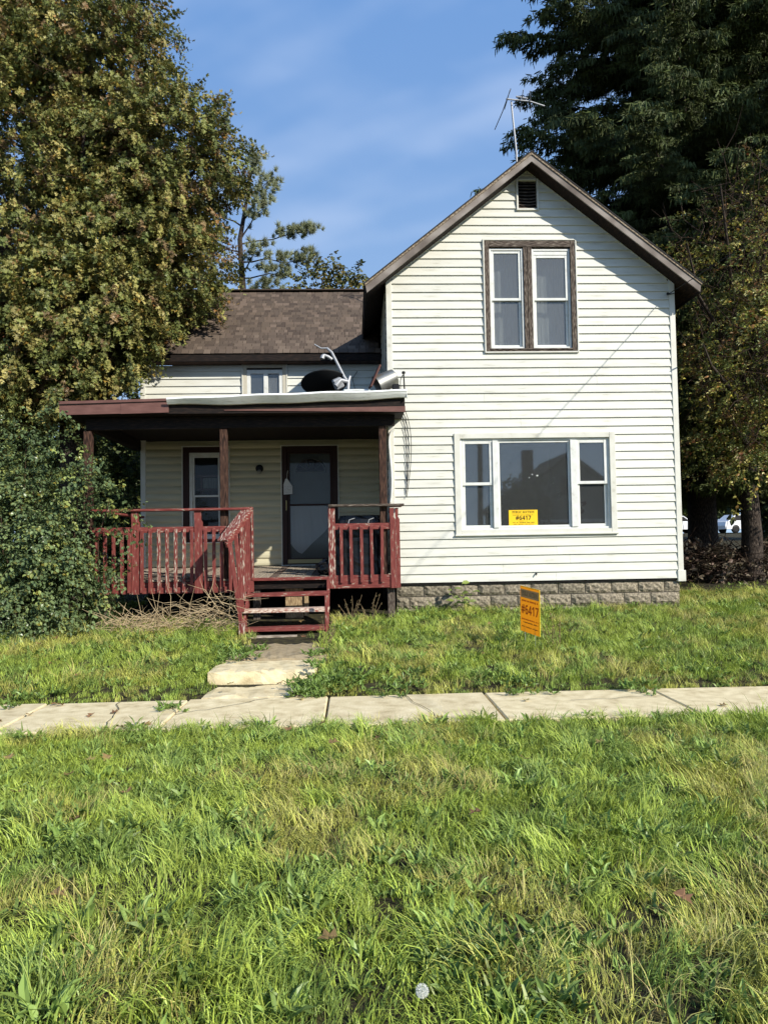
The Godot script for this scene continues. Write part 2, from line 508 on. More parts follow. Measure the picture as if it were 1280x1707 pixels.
# ---------------------------------------------------------------- ground and paving
func build_ground() -> void:
	var xs := [-220.0, -120.0, -60.0, -30.0, -18.0]
	var x := -12.0
	while x < 14.01:
		xs.append(x); x += 0.5
	xs.append_array([18.0, 30.0, 60.0, 120.0, 220.0])
	var zs := [-260.0, -150.0, -90.0, -60.0, -48.0, -36.0, -24.0, -15.0, -10.0, -6.0]
	var z := -5.0
	while z < 13.01:
		zs.append(z); z += 0.4
	zs.append_array([14.0, 15.5, 30.0, 60.0, 120.0, 220.0])
	var nz := noise(8, 0.35, 3)
	var hh := func(a: float, b: float) -> float:
		var y := gy(a, b)
		if absf(a) < 12.5 and b > -5.5 and b < 12.0:
			y += 0.025 * nz.get_noise_2d(a * 3.0, b * 3.0)
		if b > 4.2 and b < 6.2:
			y = minf(y, 0.0) - 0.03
		if a > -1.9 and a < -0.1 and b > 1.0 and b <= 4.2:
			y -= 0.05
		return y
	var mb := MB.new()
	for i in xs.size() - 1:
		for j in zs.size() - 1:
			var p := []
			for q in [[i, j], [i + 1, j], [i + 1, j + 1], [i, j + 1]]:
				p.append(Vector3(xs[q[0]], hh.call(xs[q[0]], zs[q[1]]), zs[q[1]]))
			mb.quad(p[0], p[1], p[2], p[3])
	tag(part("ground", mb, M.ground), "bare brown soil and thatch under the lawn grass", "ground", "", "structure")
	# the street behind the viewer
	var rd := MB.new()
	rd.box(Vector3(0, -0.02, 19.5), Vector3(300, 0.06, 7.0))
	tag(part("road", rd, M.asphalt), "grey asphalt street running past the front of the house", "road", "", "structure")
	# sidewalk: one slab between each pair of joints
	var walk := grp("sidewalk", self)
	tag(walk, "pale concrete sidewalk crossing the lawn in front of the house", "sidewalk", "", "structure")
	var joints := [-13.4, -11.9, -10.4, -9.0, -7.5, -6.0, -4.6, -3.14, -1.72, -0.285, 1.33, 3.09, 4.6, 6.1, 7.6, 9.1, 10.6, 12.1, 13.6]
	for i in joints.size() - 1:
		var a: float = joints[i]; var b: float = joints[i + 1]
		var s := MB.new()
		s.box(Vector3((a + b) / 2.0, -0.04 + rng.randf_range(-0.006, 0.006), 5.19), Vector3(b - a - 0.018, 0.12, 1.2), Basis.from_euler(Vector3(rng.randf_range(-0.006, 0.006), 0, rng.randf_range(-0.005, 0.005))), 0.012)
		part("slab", s, M.concrete if i % 3 else M.concrete1, walk)
	rng.seed = 77
	for q in [[-2.4, 4.62, -2.2, 5.75], [0.5, 4.62, 0.75, 5.78], [2.1, 5.1, 3.05, 5.0], [-0.9, 4.65, -1.7, 5.3]]:
		var pts := wander(Vector3(q[0], 0.0, q[1]), Vector3(q[2], 0.0, q[3]), 9, 0.035)
		var cm := MB.new()
		for i in pts.size() - 1:
			var a: Vector3 = pts[i]; var b: Vector3 = pts[i + 1]
			a.y = 0.031; b.y = 0.031
			var sd := (b - a).cross(Vector3.UP).normalized() * 0.004
			cm.quad(a - sd, b - sd, b + sd, a + sd)
		part("crack", cm, M.dark, walk)
	# front path: dirty upper pad, a step down, a lower slab
	var path := grp("front_path", self)
	tag(path, "stained concrete path with a step leading to the porch stairs", "path", "", "structure")
	rough_slab(path, Vector3(-1.58, -0.02, 1.25), Vector3(-0.36, 0.225, 3.2), M.pad, 1)
	rough_slab(path, Vector3(-1.66, -0.02, 3.215), Vector3(-0.46, 0.19, 3.92), M.concrete, 2)
	rough_slab(path, Vector3(-1.6, -0.06, 3.94), Vector3(-0.52, 0.035, 4.575), M.concrete1, 3)

# a worn concrete block: uneven top, crumbled front edge
func rough_slab(parent: Node3D, lo: Vector3, hi: Vector3, m: Material, sd: int) -> void:
	var nz := noise(700 + sd, 2.5, 3)
	var mb := MB.new()
	var nx := 16
	var prof := [[0.0, 1.0], [0.35, 1.0], [0.7, 1.0], [0.93, 1.0], [0.985, 0.95], [1.0, 0.82], [1.0, 0.4], [1.0, 0.0]]
	var g := []
	for q in prof:
		var r := []
		for i in nx + 1:
			var x := lerpf(lo.x, hi.x, float(i) / nx)
			var z := lerpf(lo.z, hi.z, q[0])
			var y := lerpf(lo.y, hi.y, q[1])
			var k := 0.012
			if q[0] > 0.9 and q[1] > 0.7: k = 0.03
			if i == 0 or i == nx: y -= 0.012 * q[1]
			r.append(Vector3(x + 0.01 * nz.get_noise_2d(z * 4.0, y * 9.0), y + k * nz.get_noise_2d(x * 1.6, z * 1.6) * float(q[1]), z + k * nz.get_noise_2d(x * 2.0 + 9.0, y * 3.0) - (0.02 * absf(nz.get_noise_2d(x * 3.0, 4.0)) if q[1] > 0.7 and q[0] > 0.95 else 0.0)))
		g.append(r)
	for j in prof.size() - 1:
		for i in nx:
			mb.quad(g[j][i], g[j][i + 1], g[j + 1][i + 1], g[j + 1][i])
	for e in [0, nx]:
		for j in prof.size() - 1:
			var a: Vector3 = g[j][e]; var b: Vector3 = g[j + 1][e]
			mb.quad_out(a, b, Vector3(b.x, lo.y, b.z), Vector3(a.x, lo.y, a.z), Vector3((lo.x + hi.x) / 2.0, a.y, a.z))
	part("slab", mb, m, parent)

# ---------------------------------------------------------------- house
const SL := 0.79        # slope of both roofs

# one clapboard: lower edge from xl0 to xr0, upper edge from xl1 to xr1, at plane z
func board(parent: Node3D, y: float, e: float, xl0: float, xr0: float, xl1: float, xr1: float, z: float, m: Material, lip := 0.022, round_ := 0.0, fa := 0.0, fb := 1.0) -> void:
	var prof := [[0.0, -0.002], [0.0, lip - 0.003], [0.02, lip]]
	if round_ > 0.0:
		prof.append_array([[0.15, lip + round_ * 0.6], [0.4, lip * 0.8 + round_], [0.65, lip * 0.55 + round_ * 0.8], [0.88, 0.006]])
	prof.append_array([[1.0, 0.003]])
	var mb := MB.new()
	for i in prof.size() - 1:
		var f0: float = prof[i][0]; var f1: float = prof[i + 1][0]
		var z0: float = z + prof[i][1]; var z1: float = z + prof[i + 1][1]
		if f1 < fa or f0 > fb or (f1 - f0 < 0.0001 and fa > 0.0): continue
		if f0 < fa:
			z0 = lerpf(z0, z1, (fa - f0) / (f1 - f0)); f0 = fa
		if f1 > fb:
			z1 = lerpf(z0, z1, (fb - f0) / maxf(f1 - f0, 0.0001)); f1 = fb
		var a := Vector3(lerpf(xl0, xl1, f0), y + f0 * e, z0); var b := Vector3(lerpf(xr0, xr1, f0), y + f0 * e, z0)
		var c := Vector3(lerpf(xr0, xr1, f1), y + f1 * e, z1); var d := Vector3(lerpf(xl0, xl1, f1), y + f1 * e, z1)
		mb.quad(d, c, b, a)
		mb.tri_out(a, d, Vector3(a.x, a.y, z - 0.002), (a + b) * 0.5)
		mb.tri_out(b, c, Vector3(b.x, b.y, z - 0.002), (a + b) * 0.5)
	part("siding_board", mb, m, parent)

var shade_tinted_siding := false  # picks the siding that has the porch shade in its colour

func siding_mat() -> Material:
	if shade_tinted_siding: return M["porch_siding%d" % (rng.randi() % 2)]
	return M["siding%d" % [0, 0, 1, 2, 0, 2][rng.randi() % 6]]

# rows of boards on a wall facing +z, cut round the openings [x0, x1, y0, y1]
func clad(parent: Node3D, x0: float, x1: float, y0: float, y1: float, z: float, e: float, holes: Array, top: Callable, lip := 0.027, round_ := 0.0) -> void:
	var y := y0
	while y < y1 - 0.02:
		var h := minf(e, y1 - y)
		var segs := [[x0, x1]]
		for ho in holes:
			if y + h > ho[2] + 0.01 and y < ho[3] - 0.01:
				var nx := []
				for s in segs:
					if ho[0] > s[0] and ho[1] < s[1]:
						nx.append([s[0], ho[0]]); nx.append([ho[1], s[1]])
					elif ho[0] <= s[0] and ho[1] > s[0]:
						nx.append([ho[1], s[1]])
					elif ho[1] >= s[1] and ho[0] < s[1]:
						nx.append([s[0], ho[0]])
					else:
						nx.append(s)
				segs = nx
		for ho in holes:
			for q in [[y, minf(ho[2], y + h)], [maxf(ho[3], y), y + h]]:
				if q[1] - q[0] > 0.004 and q[1] - q[0] < h - 0.004 and y + h > ho[2] + 0.01 and y < ho[3] - 0.01:
					board(parent, y, h, ho[0], ho[1], ho[0], ho[1], z, siding_mat(), lip, round_, (q[0] - y) / h, (q[1] - y) / h)
		for s in segs:
			var lo: Vector2 = top.call(y)
			var hi: Vector2 = top.call(y + h)
			var a0 := maxf(s[0], lo.x); var b0 := minf(s[1], lo.y)
			var a1 := maxf(s[0], hi.x); var b1 := minf(s[1], hi.y)
			if b0 - a0 < 0.02:
				continue
			if b1 < a1:
				a1 = (a1 + b1) / 2.0
				b1 = a1
			if b0 - a0 > 2.6 and rng.randf() < 0.6 and a0 == a1 and b0 == b1:
				var cut := a0 + (b0 - a0) * rng.randf_range(0.25, 0.85)
				board(parent, y, h, a0, cut, a1, cut, z, siding_mat(), lip, round_)
				board(parent, y, h, cut + 0.002, b0, cut + 0.002, b1, z + 0.0012, siding_mat(), lip, round_)
			else:
				board(parent, y, h, a0, b0, a1, b1, z, siding_mat(), lip, round_)
		y += h

# a shell of walls made with CSG: outline extruded along z, hollow, with openings cut through
func shell(outline: PackedVector2Array, inner: PackedVector2Array, z0: float, z1: float, holes: Array) -> void:
	var com := CSGCombiner3D.new()
	com.name = "wall"
	house.add_child(com, true)
	var o := CSGPolygon3D.new()
	o.polygon = outline
	o.depth = z1 - z0
	o.position.z = z1
	o.material = M.room
	com.add_child(o)
	var i := CSGPolygon3D.new()
	i.polygon = inner
	i.depth = z1 - z0 - 0.3
	i.position.z = z1 - 0.15
	i.operation = CSGShape3D.OPERATION_SUBTRACTION
	i.material = M.room
	com.add_child(i)
	for h in holes:
		var b := CSGBox3D.new()
		b.size = Vector3(h[1] - h[0], h[3] - h[2], 0.5)
		b.position = Vector3((h[0] + h[1]) / 2.0, (h[2] + h[3]) / 2.0, z1 - 0.1)
		b.operation = CSGShape3D.OPERATION_SUBTRACTION
		b.material = M.room
		com.add_child(b)

# a rectangular ring of four boards in the plane z..z+th
func ring(called: String, x0: float, x1: float, y0: float, y1: float, w: float, z: float, th: float, mv: Material, mh: Material, parent: Node3D, wt := -1.0, wb := -1.0) -> void:
	if wt < 0.0: wt = w
	if wb < 0.0: wb = w
	bx(called, Vector3(x0, y0, z), Vector3(x0 + w, y1, z + th), mv, parent)
	bx(called, Vector3(x1 - w, y0, z), Vector3(x1, y1, z + th), mv, parent)
	bx(called, Vector3(x0 + w, y1 - wt, z), Vector3(x1 - w, y1, z + th - 0.002), mh, parent)
	bx(called, Vector3(x0 + w, y0, z), Vector3(x1 - w, y0 + wb, z + th - 0.002), mh, parent)

func sash(x0: float, x1: float, y0: float, y1: float, w: float, z: float, parent: Node3D, pm: Material, m: Material = null) -> void:
	if m == null: m = M.white
	ring("sash_rail", x0, x1, y0, y1, w, z, 0.03, m, m, parent)
	bx("pane", Vector3(x0 + w, y0 + w, z + 0.010), Vector3(x1 - w, y1 - w, z + 0.0105), pm, parent, 0.0)

func build_house() -> void:
	house = thing("house", "cream clapboard two storey house with steep gable and red railed porch", "house", Vector3.ZERO)
	var H := house
	var pk := Vector2(3.06, 7.98)
	# walls
	var pic := [1.80, 4.33, 1.79, 3.335]
	var upw := [2.34, 3.79, 4.86, 6.62]
	var vent := [2.885, 3.225, 7.275, 7.775]
	shell(PackedVector2Array([Vector2(0.605, 0.90), Vector2(5.545, 0.90), Vector2(5.545, 6.04), pk, Vector2(0.605, 6.04)]),
		PackedVector2Array([Vector2(0.755, 1.0), Vector2(5.395, 1.0), Vector2(5.395, 5.9), pk - Vector2(0, 0.25), Vector2(0.755, 5.9)]), -8.0, -0.03, [pic, upw, vent])
	var door := [-1.27, -0.42, 1.23, 3.40]
	var pw := [-3.22, -2.50, 1.70, 3.45]
	var sw := [-2.05, -1.35, 4.41, 5.05]
	shell(PackedVector2Array([Vector2(-4.10, 1.1), Vector2(0.59, 1.1), Vector2(0.59, 5.14), Vector2(-4.10, 5.14)]),
		PackedVector2Array([Vector2(-3.95, 1.2), Vector2(0.45, 1.2), Vector2(0.45, 5.1), Vector2(-3.95, 5.1)]), -6.5, -2.23, [door, pw, sw])
	# floors and ceiling inside
	bx("upper_floor", Vector3(0.76, 4.2, -7.84), Vector3(5.39, 4.35, -0.19), M.room, H, 0.0)
	bx("upper_floor", Vector3(-3.94, 3.9, -6.34), Vector3(0.44, 4.02, -2.39), M.room, H, 0.0)
	# front siding, cut round the trims and along the rakes
	var gable := func(y: float) -> Vector2:
		if y < 6.04:
			return Vector2(0.0, 99.0)
		return Vector2(pk.x - (pk.y - y) / SL, pk.x + (pk.y - y) / SL)
	clad(H, 0.70, 5.46, 0.928, 7.95, -0.024, 0.1445, [[1.705, 4.445, 1.705, 3.425], [2.262, 3.875, 4.785, 6.75], [2.862, 3.246, 7.25, 7.80]], gable)
	# corner boards
	bx("corner_board", Vector3(0.600, 0.925, -0.1), Vector3(0.700, 6.06, 0.008), M.trim, H, 0.006)
	bx("corner_board", Vector3(5.462, 0.955, -0.1), Vector3(5.560, 6.06, 0.008), M.trim, H, 0.006)
	bx("corner_board", Vector3(5.450, 0.87, -0.098), Vector3(5.590, 1.06, 0.018), M.trim, H, 0.006)
	bx("starter_strip", Vector3(0.66, 0.895, -0.1), Vector3(5.52, 0.927, -0.02), M.dark, H, 0.0)
	# J-channel along the rakes
	for s in [-1.0, 1.0]:
		var jb := MB.new()
		jb.beam(Vector3(pk.x, pk.y - 0.02, -0.003), Vector3(pk.x + s * 2.46, pk.y - 0.02 - 2.46 * SL, -0.003), 0.03, 0.03, Vector3.BACK)
		part("rake_channel", jb, M.trim, H)
	# left wall of the tall part, above the porch
	var yy := 1.24
	while yy < 6.0:
		var mb := MB.new()
		var z1 := -0.1
		mb.quad(Vector3(0.600, yy + 0.1445, -2.2), Vector3(0.600, yy + 0.1445, z1), Vector3(0.584, yy, z1), Vector3(0.584, yy, -2.2))
		mb.quad(Vector3(0.584, yy, -2.2), Vector3(0.584, yy, z1), Vector3(0.604, yy, z1), Vector3(0.604, yy, -2.2))
		part("siding_board", mb, siding_mat(), H)
		yy += 0.1445
	# foundation of rock-faced blocks
	var fd := grp("foundation", H)
	bx("mortar_bed", Vector3(0.70, 0.3, -0.3), Vector3(5.495, 0.893, -0.076), M.mortar, fd, 0.0)
	var faces := []
	for k in 5:
		faces.append(block_mesh(0.44, 0.185, 40 + k))
	var hf := [block_mesh(0.2, 0.185, 51), block_mesh(0.23, 0.185, 52)]
	for row in 3:
		var yb := 0.70 - row * 0.2
		var bxx := 0.705 if row % 2 == 0 else 0.55
		while bxx < 5.40:
			var hw := 0.455
			var ms: Mesh = faces[rng.randi() % 5]
			if bxx < 0.70:
				bxx += 0.155
				ms = hf[0]; hw = 0.215
			elif bxx + hw > 5.52:
				ms = hf[1]; hw = 0.24
			var fx := 1.0
			if bxx + hw > 5.40:
				fx = (5.50 - bxx) / (hw - 0.015)
				hw = 2.0
			put("block", ms, M.block0 if rng.randf() < 0.6 else M.block1, fd, Transform3D(Basis.from_scale(Vector3(fx, 1, 1)), Vector3(bxx, yb, -0.075)))
			bxx += hw
	bx("mortar_bed", Vector3(-4.0, 0.3, -2.4), Vector3(0.58, 1.2, -2.3), M.mortar, fd, 0.0)

	front_windows()
	roofs()
	wing_front()

func block_mesh(w: float, h: float, sd: int) -> ArrayMesh:
	var nz := noise(sd, 3.2, 3)
	var mb := MB.new()
	var nx := 7 if w > 0.3 else 4
	var ny := 4
	var g := []
	for j in ny + 1:
		var r := []
		for i in nx + 1:
			var u := float(i) / nx; var vv := float(j) / ny
			var d := 0.012
			if i > 0 and i < nx and j > 0 and j < ny:
				d = 0.040 + 0.030 * nz.get_noise_2d(u * w * 5.0, vv * h * 7.0)
				u += 0.04 * nz.get_noise_2d(i * 3.1 + 7.0, j * 2.7); vv += 0.05 * nz.get_noise_2d(i * 2.3, j * 3.9 + 5.0)
			r.append(Vector3(u * w, vv * h, d))
		g.append(r)
	for j in ny:
		for i in nx:
			mb.quad(g[j + 1][i], g[j + 1][i + 1], g[j][i + 1], g[j][i])
	var mid := Vector3(w / 2, h / 2, 0)
	mb.quad_out(Vector3(0, 0, -0.02), Vector3(w, 0, -0.02), Vector3(w, 0, 0.012), Vector3(0, 0, 0.012), mid)
	mb.quad_out(Vector3(0, h, -0.02), Vector3(w, h, -0.02), Vector3(w, h, 0.012), Vector3(0, h, 0.012), mid)
	mb.quad_out(Vector3(0, 0, -0.02), Vector3(0, h, -0.02), Vector3(0, h, 0.012), Vector3(0, 0, 0.012), mid)
	mb.quad_out(Vector3(w, 0, -0.02), Vector3(w, h, -0.02), Vector3(w, h, 0.012), Vector3(w, 0, 0.012), mid)
	return mb.mesh()

func front_windows() -> void:
	# picture window between two double-hung windows
	var w := grp("window", house, "wide white picture window between two narrow double hung windows")
	ring("trim", 1.705, 4.445, 1.705, 3.425, 0.10, -0.05, 0.072, M.trim, M.trim, w, 0.092, 0.085)
	bx("sill", Vector3(1.69, 1.695, -0.04), Vector3(4.46, 1.722, 0.045), M.trim, w)
	ring("frame", 1.806, 4.344, 1.791, 3.332, 0.035, -0.09, 0.07, M.white, M.white, w)
	for mx in [[2.352, 2.444], [3.676, 3.790]]:
		bx("mullion", Vector3(mx[0], 1.826, -0.085), Vector3(mx[1], 3.297, 0.0), M.white, w)
	for s in [[1.842, 2.350], [3.792, 4.308]]:
		sash(s[0], s[1], 2.545, 3.296, 0.05, -0.055, w, M.pane)
		sash(s[0] + 0.002, s[1] - 0.002, 1.828, 2.590, 0.045, -0.088, w, M.pane)
	sash(2.445, 3.675, 1.828, 3.296, 0.034, -0.07, w, M.pane)
	# cracked spots in the big pane and in the lower right pane
	for cr in [[3.34, 2.80, 0.014], [3.12, 2.70, 0.017], [3.03, 2.72, 0.012], [2.66, 2.92, 0.010], [2.98, 2.67, 0.008], [3.90, 2.22, 0.05], [3.88, 2.08, 0.035]]:
		var mb := MB.new()
		var cz := -0.0580 if cr[0] < 3.7 else -0.0765
		var prev := Vector3.ZERO
		var first := Vector3.ZERO
		for k in 9:
			var a := TAU * k / 9.0
			var rr: float = cr[2] * rng.randf_range(0.35, 1.2)
			var p := Vector3(cr[0] + cos(a) * rr, cr[1] + sin(a) * rr, cz)
			if k == 0: first = p
			else: mb.tri_out(Vector3(cr[0], cr[1], cz), prev, p, Vector3(cr[0], cr[1], cz - 1))
			prev = p
		mb.tri_out(Vector3(cr[0], cr[1], cz), prev, first, Vector3(cr[0], cr[1], cz - 1))
		part("crack", mb, M.paper if rng.randf() < 0.7 and cr[0] < 3.7 else M.black, w)
	# upper pair of double-hung windows in weathered wood
	var u := grp("window", house, "pair of narrow white double hung windows in one weathered wood frame")
	ring("trim", 2.262, 3.873, 4.786, 6.749, 0.024, -0.04, 0.066, M.trim, M.trim, u)
	ring("frame", 2.286, 3.849, 4.810, 6.725, 0.085, -0.08, 0.095, M.grey_y, M.grey_x, u, 0.11, 0.05)
	bx("sill", Vector3(2.36, 4.838, -0.09), Vector3(3.78, 4.862, 0.03), M.grey_x, u)
	bx("mullion", Vector3(2.958, 4.862, -0.09), Vector3(3.02, 6.614, 0.003), M.grey_y, u)
	bx("mullion", Vector3(3.026, 4.862, -0.09), Vector3(3.102, 6.614, 0.006), M.grey_y, u)
	for s in [[2.372, 2.957, 6.600, 0.0], [3.103, 3.764, 6.590, 0.01]]:
		ring("storm_frame", s[0], s[1], 4.864, s[2], 0.035, -0.075, 0.055, M.white, M.white, u)
		var i0: float = s[0] + 0.037; var i1: float = s[1] - 0.037
		sash(i0, i1, 5.70, s[2] - 0.037 - s[3] * 7.0, 0.045, -0.068, u, M.pane_sky_veil)
		sash(i0 + 0.001, i1 - 0.001, 4.901, 5.745, 0.04, -0.10, u, M.pane_sky_veil)
		if s[3] > 0.0:
			bx("sash_rail", Vector3(i0, s[2] - 0.103, -0.07), Vector3(i1, s[2] - 0.038, -0.035), M.white, u)
	var cu := MB.new()
	for k in 60:
		var xa := 2.30 + k * 0.0255
		var z0 := -0.30 + 0.005 * sin(k * 1.9) + 0.008 * sin(k * 0.7)
		var z1 := -0.30 + 0.005 * sin((k + 1) * 1.9) + 0.008 * sin((k + 1) * 0.7)
		cu.quad(Vector3(xa, 6.66, z0), Vector3(xa + 0.0255, 6.66, z1), Vector3(xa + 0.0255, 4.82, z1), Vector3(xa, 4.82, z0))
	part("curtain", cu, M.curtain, u)
	# gable vent with bent louvres
	var v := grp("gable_vent", house)
	ring("vent_frame", 2.862, 3.246, 7.25, 7.80, 0.032, -0.03, 0.055, M.trim, M.trim, v)
	for k in 9:
		var y := 7.305 + k * 0.054
		var lb := MB.new()
		var sag := [0.0, 0.012, 0.014, 0.018, 0.012, 0.006, 0.0, 0.0, 0.0][k] as float
		for i in 6:
			var a := 2.895 + i * 0.0533
			var f0 := sag * sin(PI * i / 6.0); var f1 := sag * sin(PI * (i + 1) / 6.0)
			lb.quad(Vector3(a, y + 0.036 - f0, -0.05), Vector3(a + 0.0533, y + 0.036 - f1, -0.05), Vector3(a + 0.0533, y - f1, -0.008), Vector3(a, y - f0, -0.008))
			lb.quad(Vector3(a, y - f0, -0.008), Vector3(a + 0.0533, y - f1, -0.008), Vector3(a + 0.0533, y - f1 - 0.006, -0.009), Vector3(a, y - f0 - 0.006, -0.009))
		part("louver", lb, M.grey_x, v)
	bx("vent_back", Vector3(2.88, 7.27, -0.14), Vector3(3.23, 7.78, -0.12), M.dark, v, 0.0)

# slab that follows the slope: section in xy, run along z
func roofs() -> void:
	var r := grp("roof", house, "steep main roof with dark shingles and weathered rake boards")
	var pt := Vector2(3.055, 8.075)    # ridge of the deck top
	var dx := 2.80
	for s in [-1.0, 1.0]:
		var e := Vector2(pt.x + s * dx, pt.y - dx * SL)
		var dk := MB.new()
		dk.prism(PackedVector2Array([pt, e, e + Vector2(0, -0.13), pt + Vector2(0, -0.13)]), -8.3, 0.335)
		part("deck", dk, M.soffit, r)
		var n := Vector2(0, 0.028)
		var e2 := Vector2(pt.x + s * (dx + 0.03), pt.y - (dx + 0.03) * SL)
		var cv := MB.new()
		cv.prism(PackedVector2Array([pt + n, e2 + n, e2 + Vector2(0, 0.003), pt + Vector2(0, 0.003)]), -8.33, 0.385)
		part("shingle_layer", cv, M.roofing, r)
		# rake board with a narrow crown strip above it
		var rb := MB.new()
		rb.prism(PackedVector2Array([pt + Vector2(0, -0.035), e + Vector2(0, -0.035), e + Vector2(s * -0.02, -0.152), pt + Vector2(0, -0.152)]), 0.337, 0.362)
		part("rake_board", rb, M.rake_l if s < 0 else M.rake_r, r)
		var cs := MB.new()
		cs.prism(PackedVector2Array([pt, e + Vector2(s * 0.012, 0), e + Vector2(s * 0.012, -0.04), pt + Vector2(0, -0.04)]), 0.338, 0.378)
		part("crown_strip", cs, M.crown_strip, r)
		# eave fascia along the side
		bx("eave_fascia", Vector3(e.x - 0.012 if s > 0 else e.x - 0.014, e.y - 0.16, -8.3), Vector3(e.x + 0.014 if s > 0 else e.x + 0.012, e.y - 0.002, 0.334), M.dark_x, r)
	# wing roof: individual shingles on the slope that is seen
	var wr := grp("wing_roof", house, "brown three tab shingle roof of the low wing")
	var ez := -1.95; var ey := 5.30
	var rz := -4.65
	var ry := ey + (ez - rz) * SL
	var dk2 := MB.new()
	var x0 := -4.45; var x1 := 2.05
	for q in [[ez, ey, rz, ry], [rz - (ez - rz), ey, rz, ry]]:
		var sg := 1.0 if q[0] > rz else -1.0
		var a := Vector3(x0, q[1], q[0]); var b := Vector3(x1, q[1], q[0]); var c := Vector3(x1, q[3], q[2]); var d := Vector3(x0, q[3], q[2])
		var dn := Vector3(0, -0.12, 0)
		var mid := (a + c) / 2.0 + dn * 0.5
		dk2.quad_out(a, b, c, d, mid); dk2.quad_out(a + dn, b + dn, c + dn, d + dn, mid)
		dk2.quad_out(a, b, b + dn, a + dn, mid); dk2.quad_out(a, d, d + dn, a + dn, mid); dk2.quad_out(b, c, c + dn, b + dn, mid)
	part("deck", dk2, M.dark_x, wr)
	bx("eave_fascia", Vector3(-4.45, 5.155, -1.948), Vector3(0.57, 5.29, -1.925), M.dark_x, wr)
	bx("soffit", Vector3(-4.42, 5.15, -2.20), Vector3(0.57, 5.165, -1.95), M.brown_x, wr)
	var up := Vector3(0, SL, -1.0).normalized()
	var nn := up.cross(Vector3.RIGHT).normalized() * -1.0
	if nn.y < 0: nn = -nn
	var ex := 0.138
	var slope := (rz - ez) / up.z
	var rows := int(slope / ex)
	var rest := MB.new(); rest.tint = true
	var count := 0
	var widths := [0.075, 0.105, 0.14, 0.175]
	var meshes := []
	for k in 4:
		var sh := MB.new()
		sh.box(Vector3(0, 0, 0), Vector3(widths[k] - 0.006, 0.016, ex * 1.12), Basis(), 0.003)
		meshes.append(sh.mesh())
	for j in rows:
		var x := -4.47 + rng.randf_range(-0.02, 0.02)
		while x < 1.6:
			var s := ex * (j + 0.5)
			var wk := rng.randi() % 4
			var wd: float = widths[wk]
			var p := Vector3(x + wd / 2.0, ey, ez + 0.03) + up * s + nn * (0.016 + rng.randf_range(0, 0.007))
			var maxx := 0.62 + maxf(0.0, (p.y - 5.9) / SL - 0.1)
			if x + wd < maxx:
				var xa := Vector3.RIGHT
				var ya := nn.rotated(xa, 0.10)
				var b := Basis(xa, ya, xa.cross(ya)) * Basis.from_euler(Vector3(0, 0, rng.randf_range(-0.006, 0.006)))
				var tk: int = [0, 1, 2, 3, 4, 0, 1, 5, 4, 2][rng.randi() % 10]
				if count < 300:
					put("shingle", meshes[wk], M["shingle%d" % tk], wr, Transform3D(b, p))
				else:
					rest.col = (M["shingle%d" % tk] as StandardMaterial3D).albedo_color.srgb_to_linear()
					rest.box(p, Vector3(wd - 0.006, 0.012, ex * 1.12), b, 0.0)
				count += 1
			x += wd
	if count > 300:
		part("shingle_field", rest, M.shingle_any, wr).set_meta("kind", "stuff")
	var rc := MB.new()
	rc.beam(Vector3(-4.47, ry + 0.035, rz), Vector3(1.9, ry + 0.035, rz), 0.2, 0.03)
	part("ridge_cap", rc, M.shingle3, wr)

